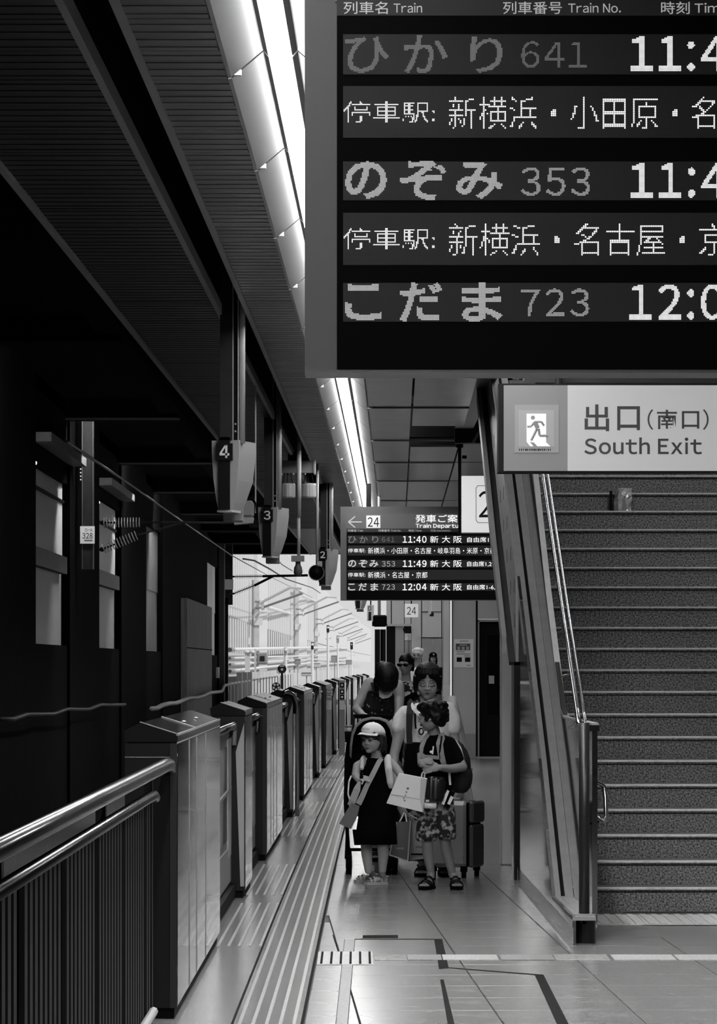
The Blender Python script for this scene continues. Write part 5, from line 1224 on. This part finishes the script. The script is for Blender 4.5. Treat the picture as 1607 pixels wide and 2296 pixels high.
sm_ = MB(); sm_.limb([(q(870, 1697, .02), .022), (q(869, 1704, -.07), .028), (q(871, 1725, -.125), .028), (q(875, 1755, -.135), .026), (q(876, 1763, -.13), .02)]); skin_obj(sm_, 'padded_strap', C_strapw, GB, .007)
sm_ = MB(); sm_.limb([(q(815, 1698, .02), .016), (q(812, 1704, -.06), .019), (q(811, 1722, -.11), .017)]); skin_obj(sm_, 'padded_strap', C_strapw, GB, .007)
SB = thing('shoulder_pouch', q(785, 1855, -.1), 'grey cloth pouch on a pale cross strap hanging at the girl\'s side', 'bag')
band(SB, 'strap', [q(856, 1700, -.06), q(850, 1707, -.11), q(836, 1735, -.135), q(822, 1762, -.14), q(812, 1785, -.14), q(803, 1803, -.135)], [.03, .034, .036, .036, .04, .044], mat('pale_strap', .42, .8))
band(SB, 'strap', [q(806, 1752, -.13), q(800, 1770, -.15), q(790, 1795, -.15), q(786, 1806, -.14)], [.02, .05, .05, .05], mat('pale_strap', .42, .8))
pb_ = [(788, 1800), (806, 1807), (801, 1830), (787, 1859), (760, 1847), (774, 1822)]
MB().loft([[q(a, b, -.19) for a, b in pb_], [q(a, b, -.11) for a, b in pb_]]).build('pouch', mat('grey_pouch', .16, .8, bump=.3, bscale=40), SB)
MB().ell(q(810, 1742, -.17), (.014, .012, .016)).build('charm', C_black, SB); MB().tube([q(809, 1746, -.17), q(814, 1752, -.18), q(811, 1758, -.17)], .006, 6).build('charm_clip', C_white, SB)
MB().tube([q(787, 1740, -.05), q(782, 1752, -.08), q(780, 1780, -.09), q(786, 1800, -.1)], .006, 6).build('cord', C_white, SB)

# ---------------------------------------------------------------- the mother
D = 26.55
Mo = thing('person', (wx(950, D), D, 0), 'woman in a white sleeveless shirt looking down, standing behind the boy', 'person')
q = lambda x, y, dd=0: P(x, y, D + dd)
hd = Head(q(958, 1567, -.07), .252, -.06, .2, .02)
mb = MB(); hd.skull(mb)
mb.limb([(q(957, 1560, .0), .052), (q(958, 1590, .02), .056)])
mb.loft(rings([(1588, 905, 1008), (1620, 910, 1000), (1660, 920, 990), (1700, 912, 996), (1760, 910, 998)], D, ratio=.55))
mb.limb([(q(906, 1606), .05), (q(894, 1650, -.01), .043), (q(884, 1690, -.04), .037), (q(882, 1715, -.08), .034), (q(893, 1775, -.14), .026), (q(900, 1798, -.16), .023)]); hand(mb, q(900, 1797, -.16), (.15, 0, -1), (.5, .6, 0), .17, 1.1, 1)
mb.limb([(q(1008, 1600), .05), (q(1018, 1650, .02), .043), (q(1024, 1700, .0), .036), (q(1030, 1760, -.1), .026)]); hand(mb, q(1030, 1760, -.1), (0, -.1, -1), (-.5, .6, 0), .16, 1.0, -1)
for hx, ax in ((940, 948), (985, 990)): mb.limb([(q(hx, 1770), .08), (q(hx, 1850), .06), (q(ax, 1945, .05), .032)])
m1, m2 = (wx(949, 26.7), 26.72), (wx(992, 26.7), 26.75)
foot(mb, m1, (-.1, -1), .235, q(949, 1940, .06)); foot(mb, m2, (.1, -1), .235, q(991, 1940, .08))
skin_obj(mb, 'body', S_face, Mo, .005, 2)
sandal(Mo, m1, (-.1, -1), .25, C_black, C_black); sandal(Mo, m2, (.1, -1), .25, C_black, C_black)
sh = MB(); sh.loft(rings([(1576, 935, 980, .02, .7), (1584, 910, 1006, .01, .5), (1600, 900, 1012), (1640, 905, 1008), (1668, 905, 1006)], D, ratio=.6))
sh.limb([(q(908, 1598), .055), (q(897, 1612), .055), (q(893, 1630, -.01), .056)]); sh.limb([(q(1006, 1590), .055), (q(1016, 1612), .056), (q(1018, 1632), .056)])
skin_obj(sh, 'shirt', C_white, Mo, .008)
band(Mo, 'collar', [q(922, 1576, -.1), q(927, 1588, -.15), q(936, 1600, -.165), q(941, 1606, -.165)], [.02, .03, .025, .006], C_white, t=.004)
band(Mo, 'collar', [q(990, 1576, -.08), q(987, 1590, -.14), q(978, 1600, -.155)], [.02, .035, .01], C_white, t=.008)
dr = MB().loft(rings([(1560, 1005, 1022, .02, .7), (1585, 1004, 1028, .02, .7), (1640, 1004, 1040, .04, .6), (1720, 1006, 1048, .06, .5), (1790, 1012, 1058, .08, .4), (1815, 1016, 1060, .08, .4)], D, folds=6, amp=.12)).build('draped_overshirt', mat('sheer_white', .6, .85, alpha=.85), Mo, True)
garment(Mo, 'trousers', [(1662, 905, 1004), (1720, 900, 1004), (1800, 896, 1006), (1880, 905, 1010), (1930, 918, 1008)], D, C_floral2, .5, 4, .05)
MB().ell(q(890, 1720, 0), (.01, .01, .01)).build('bracelet_bead', C_white, Mo)
hh = MB(); hd.e(hh, (0, .14, .68), (.42, .46, .4), 18, 12); hd.e(hh, (.27, .06, .5), (.12, .24, .32)); hd.e(hh, (-.27, .06, .5), (.12, .24, .32)); hd.e(hh, (0, .42, .5), (.25, .2, .25))
for k in range(22):
    x = -.34 + .68 * k / 21; dx = x * .25
    if abs(x) < .03: continue
    hh.tube([hd.p(x * .55, -.26 + abs(x) * .1, .98), hd.p(x * .95, -.4 + abs(x) * .35, .8), hd.p(x * 1.12, -.41 + abs(x) * .48, .7 + R.uniform(-.03, .04) - abs(x) * .75)], [.016, .009, .002], 6)
for sgn in (-1, 1): hh.tube([hd.p(sgn * .36, -.12, .7), hd.p(sgn * .39, -.1, .4), hd.p(sgn * .38, -.12, .12)], [.022, .014, .003], 6)
skin_obj(hh, 'hair', C_hair, Mo, .006, 1)
hd.face(Mo, closed=True)
SH = thing('shoulder_bag', q(925, 1760, -.1), 'black shoulder bag on a wide strap carried by the woman in white', 'bag')
band(SH, 'strap', [q(925, 1571, .0), q(921, 1576, -.1), q(918, 1600, -.165), q(917, 1640, -.175), q(918, 1668, -.18)], [.05, .055, .05, .045, .045], mat('black_webbing', .01, .8))
band(SH, 'thin_strap', [q(930, 1600, -.175), q(931, 1625, -.18), q(932, 1634, -.18)], .014, C_black)
bb = MB(); bb.loft(rings([(1664, 912, 945, -.16, .5), (1690, 906, 950, -.16, .5), (1740, 905, 950, -.16, .5), (1765, 908, 948, -.16, .5)], D)); skin_obj(bb, 'bag_body', C_black, SH, .01)
MB().tube([q(944 + 5 * math.cos(a), 1640 + 7 * math.sin(a), -.19) for a in [k * math.pi / 6 for k in range(13)]], .006, 6).build('ring', C_black, SH)
SHADE = mat('paper_grey', .15, .8)
for nm, pts, m, edge, lab in (('shopping_bag', [(889, 1843), (920, 1842), (914, 1931), (873, 1917)], SHADE, M_white, 'dark grey paper shopping bag with pale edges hanging between the two children'), ('shopping_bag', [(918, 1840), (956, 1838), (954, 1924), (919, 1928)], mat('pale_paper', .5, .8, bump=.2, bscale=20), M_white, 'pale paper shopping bag with a dark printed line behind the boy\'s leg')):
    dd = -.22 if m is SHADE else -.12
    t = thing(nm, q(pts[2][0], pts[2][1], dd), lab, 'bag', 'paper shopping bags of the woman in white')
    MB().loft([[q(a, b, dd) for a, b in pts], [q(a + 3, b, dd + .08) for a, b in pts]]).build('bag_body', m, t)
    for s0, s1 in ((pts[0], pts[3]), (pts[3], pts[2]), (pts[1], pts[2])): MB().tube([q(s0[0], s0[1], dd - .002), q(s1[0], s1[1], dd - .002)], .005 if m is SHADE else .003, 5).build('edge_fold', edge, t)
    cx0 = (pts[0][0] + pts[1][0]) / 2
    MB().tube([q(cx0 - 9, pts[0][1], dd), q(906, 1822, -.17), q(903, 1806, -.17)], .006, 6).build('handle', M_white, t); MB().tube([q(cx0 + 7, pts[0][1], dd), q(909, 1824, -.17), q(905, 1806, -.17)], .006, 6).build('handle', M_white, t)
    if m is SHADE:
        for k in range(6): MB().box(wx(889 + k * 2.8, D + dd), wx(890.8 + k * 2.8, D + dd), D + dd - .004, D + dd, wz(1900.5, D), wz(1896.5 + (k % 2), D)).build('printed_letter', M_greyl, t)
    else:
        MB().box(wx(921, D + dd), wx(952, D + dd), D + dd - .004, D + dd, wz(1917, D + dd), wz(1913.5, D + dd)).build('printed_line', C_black, t)
        for k in range(4): MB().box(wx(932 + k * 4, D + dd), wx(934.5 + k * 4, D + dd), D + dd - .004, D + dd, wz(1901, D + dd), wz(1897, D + dd)).build('printed_letter', SHADE, t)

# suitcase
D = 26.25
SU_ = thing('suitcase', (wx(1020, D), D, 0), 'silver hard shell suitcase with a darker front pocket standing on wheels', 'suitcase')
Mx = Matrix.Translation((wx(1048, D), D, 0)) @ Matrix.Rotation(-.36, 4, 'Z')
def sb(x0, x1, y0, y1, z0, z1, n, m, c=.02, par=None):
    b = MB().cham(x0, x1, y0, y1, z0, z1, c); b.v = [tuple(Mx @ Vector(v)) for v in b.v]; return b.build(n, m, par or SU_)
z0_, z1_ = wz(1946, D), wz(1797, D)
sb(-.3, -.006, 0, .3, z0_, z1_, 'shell', mat('silver_shell', .45, .38, metal=.3), .03)
sb(.0, .035, .012, .29, z0_, wz(1850, D), 'front_shell', mat('dark_shell', .12, .4, metal=.3), .015)
sb(.0, .04, .012, .29, wz(1846, D), z1_ - .002, 'front_pocket', mat('dark_shell', .12), .015)
sb(-.012, .002, .0, .3, z0_ + .01, z1_ - .01, 'zip_seam', C_black, .003)
for z in (wz(1872, D), wz(1920, D)): sb(-.04, -.03, -.012, .002, z - .02, z, 'latch', M_ssb, .002)
sb(-.2, -.1, .12, .16, z1_, z1_ + .022, 'top_handle', M_ssb, .006)
for x, y in ((-.28, .03), (-.04, .03), (-.28, .27), (-.02, .27)):
    c = Mx @ Vector((x, y, .035)); wv = MB().tube([c + Vector((-.018, 0, 0)), c + Vector((.018, 0, 0))], .034, 14).build('wheel', C_black, SU_)
    b = MB().box(x - .022, x + .022, y - .02, y + .02, .05, z0_ + .01); b.v = [tuple(Mx @ Vector(v)) for v in b.v]; b.build('wheel_fork', C_black, SU_)

# ---------------------------------------------------------------- stroller
D = 27.0
ST = thing('stroller', (wx(832, D), D, 0), 'dark baby stroller with a rounded grey hood rim behind the small girl', 'stroller')
q = lambda x, y, dd=0: P(x, y, D + dd)
arch = [(783, 1695), (784, 1668), (788, 1643), (797, 1624), (812, 1612), (832, 1607), (852, 1608), (868, 1614), (878, 1628), (884, 1648), (886, 1672), (887, 1692)]
MB().loft([[q(a, b, 0), q(a + (832 - a) * .1, b + 6, -.02), q(a + (832 - a) * .1, b + 6, .04), q(a, b, .06)] for a, b in arch]).build('hood_rim', mat('grey_rim_cloth', .24, .8, bump=.2, bscale=60), ST, True)
hood = []
for k, (s_, dd) in enumerate(((.97, .02), (.98, .15), (.9, .3), (.7, .42), (.4, .48))): hood.append([q(834 + (a - 834) * s_, 1690 + (b - 1690) * s_, dd) for a, b in arch])
MB().loft(hood, cap=False, closed=False).build('hood', mat('hood_cloth', .012, .85), ST, True)
MB().loft([[q(a, b, .3) for a, b in ((790, 1690), (882, 1690), (882, 1640), (868, 1618), (830, 1612), (800, 1622), (792, 1645))], [q(a, b, .34) for a, b in ((790, 1690), (882, 1690), (882, 1640), (868, 1618), (830, 1612), (800, 1622), (792, 1645))]]).build('seat_back', C_black, ST)
st2 = MB(); st2.loft(rings([(1690, 785, 884, .15, .5), (1760, 782, 884, .1, .5), (1800, 785, 882, .05, .6), (1830, 792, 878, .05, .6)], D)); skin_obj(st2, 'seat_shell', C_black, ST, .012)
for s_ in (-1, 1):
    a = 776 if s_ < 0 else 889
    MB().tube([q(a + 8 * (s_ < 0) , 1640, .35), q(a, 1700, .2), q(a - 2, 1800, -.05), q(a + (6 if s_ < 0 else -6), 1920, -.2)], .014, 8).build('side_frame', C_black, ST, True)
    MB().tube([q(a, 1720, .15), q(a + (4 if s_ < 0 else -4), 1830, .25), q(a, 1925, .4)], .013, 8).build('rear_leg', C_black, ST, True)
    MB().tube([q(a + (12 if s_ < 0 else -4), 1660, .3), q(a + (16 if s_ < 0 else -6), 1608, .55)], .014, 8).build('push_handle', C_black, ST, True)
MB().tube([q(792, 1606, .56), q(884, 1606, .56)], .017, 8).build('handle_bar', C_black, ST, True)
MB().loft([[q(a, b, .1) for a, b in ((777, 1655), (787, 1655), (786, 1800), (770, 1800))], [q(a, b, .16) for a, b in ((777, 1655), (787, 1655), (786, 1800), (770, 1800))]]).build('side_bag', C_black, ST)
for wx_, dd in ((782, -.2), (870, -.22), (884, -.2), (782, .42), (884, .42)):
    c = Vector((wx(wx_, D + dd), D + dd, .075)); MB().tube([c + Vector((-.022, 0, 0)), c + Vector((.022, 0, 0))], .075, 18).build('wheel', C_black, ST, True)
    MB().tube([c + Vector((-.026, 0, 0)), c + Vector((.026, 0, 0))], .03, 12).build('wheel_hub', M_grey, ST)
MB().tube([q(783, 1905, -.15), q(884, 1905, -.15)], .012, 8).build('axle', C_black, ST)
MB().loft([[q(a, b, .3) for a, b in ((790, 1860), (880, 1860), (876, 1895), (794, 1895))], [q(a, b, -.1) for a, b in ((790, 1860), (880, 1860), (876, 1895), (794, 1895))]]).build('under_basket', C_black, ST)
CUP = thing('cup_holder', q(781, 1665, .05), 'grey cup in a black holder clipped to the stroller frame', 'cup')
MB().tube([q(781, 1664, .04), q(781, 1640, .04)], [.026, .03], 12).build('holder', C_black, CUP, True); MB().tube([q(781, 1644, .04), q(781, 1630, .04)], [.022, .026], 12).build('cup', M_greyl, CUP, True); MB().tube([q(781, 1630, .04), q(781, 1626, .04)], [.029, .029], 12).build('cup_lid', M_grey, CUP, True)

# ---------------------------------------------------------------- woman bending over the stroller
D = 28.4
BW_ = thing('person', (wx(855, D), D + .2, 0), 'dark haired woman in a dotted black top bending forward over the stroller', 'person')
q = lambda x, y, dd=0: P(x, y, D + dd)
hd = Head(q(864, 1551, -.16), .225, .12, .85, 0)
mb = MB(); hd.skull(mb)
mb.limb([(q(862, 1535, -.06), .05), (q(858, 1556, .05), .055)])
mb.loft(rings([(1545, 832, 888, .08, .5), (1570, 822, 892, .06), (1610, 822, 890, .12), (1660, 826, 890, .2), (1720, 824, 892, .25)], D, ratio=.55))
mb.limb([(q(828, 1533, .06), .052), (q(812, 1560, .04), .043), (q(799, 1590, .0), .036), (q(814, 1605, -.3), .029), (q(824, 1607, -.6), .022)]); hand(mb, q(824, 1607, -.6), (.5, -.7, -.1), (0, -.3, -1), .16, 1.2, 1)
mb.limb([(q(893, 1538, .05), .05), (q(895, 1570, .0), .042), (q(893, 1600, -.2), .034), (q(884, 1614, -.55), .022)]); hand(mb, q(884, 1614, -.55), (-.3, -.7, -.2), (0, -.3, -1), .16, 1.2, -1)
for hx in (842, 878): mb.limb([(q(hx, 1720, .25), .085), (q(hx, 1820, .25), .06), (q(hx, 1905, .32), .035)]); foot(mb, (wx(hx, D + .3), D + .4), (0, -1), .23, q(hx, 1903, .33))
skin_obj(mb, 'body', S_face, BW_, .007)
for hx in (842, 878): sandal(BW_, (wx(hx, D + .3), D + .4), (0, -1), .245, C_black, C_black)
sh = MB(); sh.loft(rings([(1548, 826, 868, .0, .6), (1560, 818, 892, .04, .55), (1590, 813, 892, .06), (1620, 812, 892, .12), (1700, 818, 896, .24), (1800, 812, 902, .26), (1850, 808, 906, .26)], D, ratio=.6)); skin_obj(sh, 'dotted_dress', C_dots, BW_, .009)
bb = [(849, 1538), (880, 1530), (879, 1558), (872, 1564), (858, 1567), (850, 1562)]
MB().loft([[q(a, b, -.17) for a, b in bb], [q(a, b, -.1) for a, b in bb]]).build('white_collar', C_white, BW_)
for pts in (((833, 1530), (838, 1552)), ((881, 1530), (878, 1550))): band(BW_, 'dress_strap', [q(a, b, -.06 - .03 * i) for i, (a, b) in enumerate(pts)], .02, C_dots)
hh = MB(); hd.e(hh, (0, .1, .66), (.44, .5, .44), 18, 12); hd.e(hh, (0, -.1, .55), (.42, .4, .42)); hd.e(hh, (0, .3, .45), (.35, .25, .35))
hh.limb([(q(846, 1525, -.2), .035), (q(844, 1545, -.2), .025), (q(842, 1553, -.2), .01)]); hh.limb([(q(858, 1500, -.15), .066), (q(862, 1530, -.22), .06), (q(864, 1543, -.22), .04)])
skin_obj(hh, 'hair', C_hair, BW_, .007, 1)

# ---------------------------------------------------------------- three people further along the platform
def stander(D, px, top, chin, label, yaw, hair, shirt, pants, skin, rows, style):
    g0 = HY + EYE * F / D; t = thing('person', (wx(px, D), D, 0), label, 'person'); q = lambda x, y, dd=0: P(px + x * sc_, y, D + dd)
    sc_ = F / D / 210.0 * 1.0; h = (chin - top) * D / F * .93; hd = Head(P(px - 2 * sc_, chin, D - .06), h, yaw, .05)
    H = (g0 - top); Y = lambda f: top + H * f
    mb = MB(); hd.skull(mb); mb.limb([(P(px, chin - 3 * sc_, D), .05), (P(px, Y(.18), D), .055)])
    mb.loft(rings([(Y(.19), px - 36 * sc_, px + 36 * sc_), (Y(.3), px - 32 * sc_, px + 32 * sc_), (Y(.42), px - 28 * sc_, px + 28 * sc_), (Y(.52), px - 34 * sc_, px + 34 * sc_)], D, ratio=.55))
    for s_ in (-1, 1):
        mb.limb([(q(s_ * 38, Y(.2)), .05), (q(s_ * 46, Y(.35)), .042), (q(s_ * 48, Y(.48), -.06), .028)]); hand(mb, q(s_ * 48, Y(.48), -.06), (0, -.1, -1), (-s_, 0, 0), .17, .5, s_)
        mb.limb([(q(s_ * 17, Y(.52)), .085), (q(s_ * 17, Y(.73)), .06), (q(s_ * 18, Y(.95), .03), .036)]); foot(mb, (wx(px + s_ * 18 * sc_, D), D + .08), (s_ * .1, -1), .24, q(s_ * 18, Y(.945), .04))
    skin_obj(mb, 'body', skin, t, .009)
    sh = MB(); sh.loft(rings([(Y(.175), px - 20 * sc_, px + 20 * sc_), (Y(.195), px - 40 * sc_, px + 40 * sc_), (Y(.3), px - 37 * sc_, px + 37 * sc_), (Y(.42), px - 34 * sc_, px + 34 * sc_), (Y(.54), px - 38 * sc_, px + 38 * sc_)], D, ratio=.6))
    if style != 'sleeveless':
        for s_ in (-1, 1): sh.limb([(q(s_ * 38, Y(.205)), .058), (q(s_ * 45, Y(.31)), .058)])
    skin_obj(sh, 'shirt', shirt, t, .011)
    pa = MB(); pa.loft(rings([(Y(.5), px - 37 * sc_, px + 37 * sc_), (Y(.56), px - 38 * sc_, px + 38 * sc_)], D, ratio=.6))
    for s_ in (-1, 1): pa.limb([(q(s_ * 18, Y(.54)), .1), (q(s_ * 19, Y(.75)), .075), (q(s_ * 19, Y(.93), .02), .06)])
    skin_obj(pa, 'trousers', pants, t, .012)
    for s_ in (-1, 1): sandal(t, (wx(px + s_ * 18 * sc_, D), D + .08), (s_ * .1, -1), .26, C_black, C_black)
    hh = MB(); hd.e(hh, (0, .1, .68), (.4, .46, .38), 16, 10)
    if style == 'sleeveless': hd.e(hh, (0, .35, .45), (.3, .2, .35)); hd.e(hh, (.33, .12, .4), (.08, .12, .3))
    elif style == 'cap': [hd.e(hh, (s_ * .36, .05, .2), (.12, .2, .45)) for s_ in (-1, 1)]
    else:
        hd.e(hh, (0, .25, .5), (.4, .25, .32)); hd.e(hh, (0, -.1, .88), (.32, .25, .12))
        for k in range(30): a = R.uniform(0, 3.14); hd.e(hh, (.4 * math.cos(a), .12 + .4 * math.sin(a), R.uniform(.45, .95)), (.07, .07, .07), 8, 6)
    skin_obj(hh, 'hair', hair, t, .008, 1)
    if style == 'sleeveless':
        b = MB(); [hd.e(b, (s_ * .17, -.4, .49), (.15, .06, .095)) for s_ in (-1, 1)]; hd.e(b, (0, -.43, .52), (.08, .03, .025)); [b.tube([hd.p(s_ * .3, -.35, .5), hd.p(s_ * .37, .05, .5)], .006, 6) for s_ in (-1, 1)]
        b.build('sunglasses', mat('dark_lens', .004, .1), t, True); hd_lip = MB(); hd.e(hd_lip, (0, -.375, .22), (.085, .03, .025)); hd_lip.build('lips', C_lip, t, True)
    else: hd.face(t)
    if style == 'cap':
        b = MB(); hd.e(b, (0, .06, .78), (.42, .48, .32), 16, 10); hd.e(b, (0, -.5, .72), (.3, .22, .03)); b.build('cap', C_black, t, True); b = MB(); hd.e(b, (0, -.4, .88), (.09, .05, .08)); b.build('cap_badge', C_white, t)
    return t
w1 = stander(38.0, 910, 1464, 1512, 'woman in sunglasses and a patch print sleeveless top behind the stroller group', -.45, C_hair, C_spot, C_black, S_face, None, 'sleeveless')
stander(58.0, 936, 1451, 1484, 'white haired man in a pale shirt standing farther down the platform', -.25, C_grey, C_white, C_denim, S_mid, None, 'man')
stander(80.0, 972, 1463, 1486, 'person in a black cap and black shirt, farthest down the platform', .1, C_hair, C_black, C_denim, S_face, None, 'cap')
D = 38.0; t = thing('sling_bag', P(915, 1620, D - .2), 'black sling bag across the woman in sunglasses', 'bag')
band(t, 'strap', [P(895, 1578, D - .17), P(915, 1566, D - .18), P(936, 1556, D - .17)], .07, C_black); MB().cham(wx(890, D), wx(915, D), D - .24, D - .17, wz(1615, D), wz(1575, D), .015).build('bag_body', C_black, t)
flush_pending()
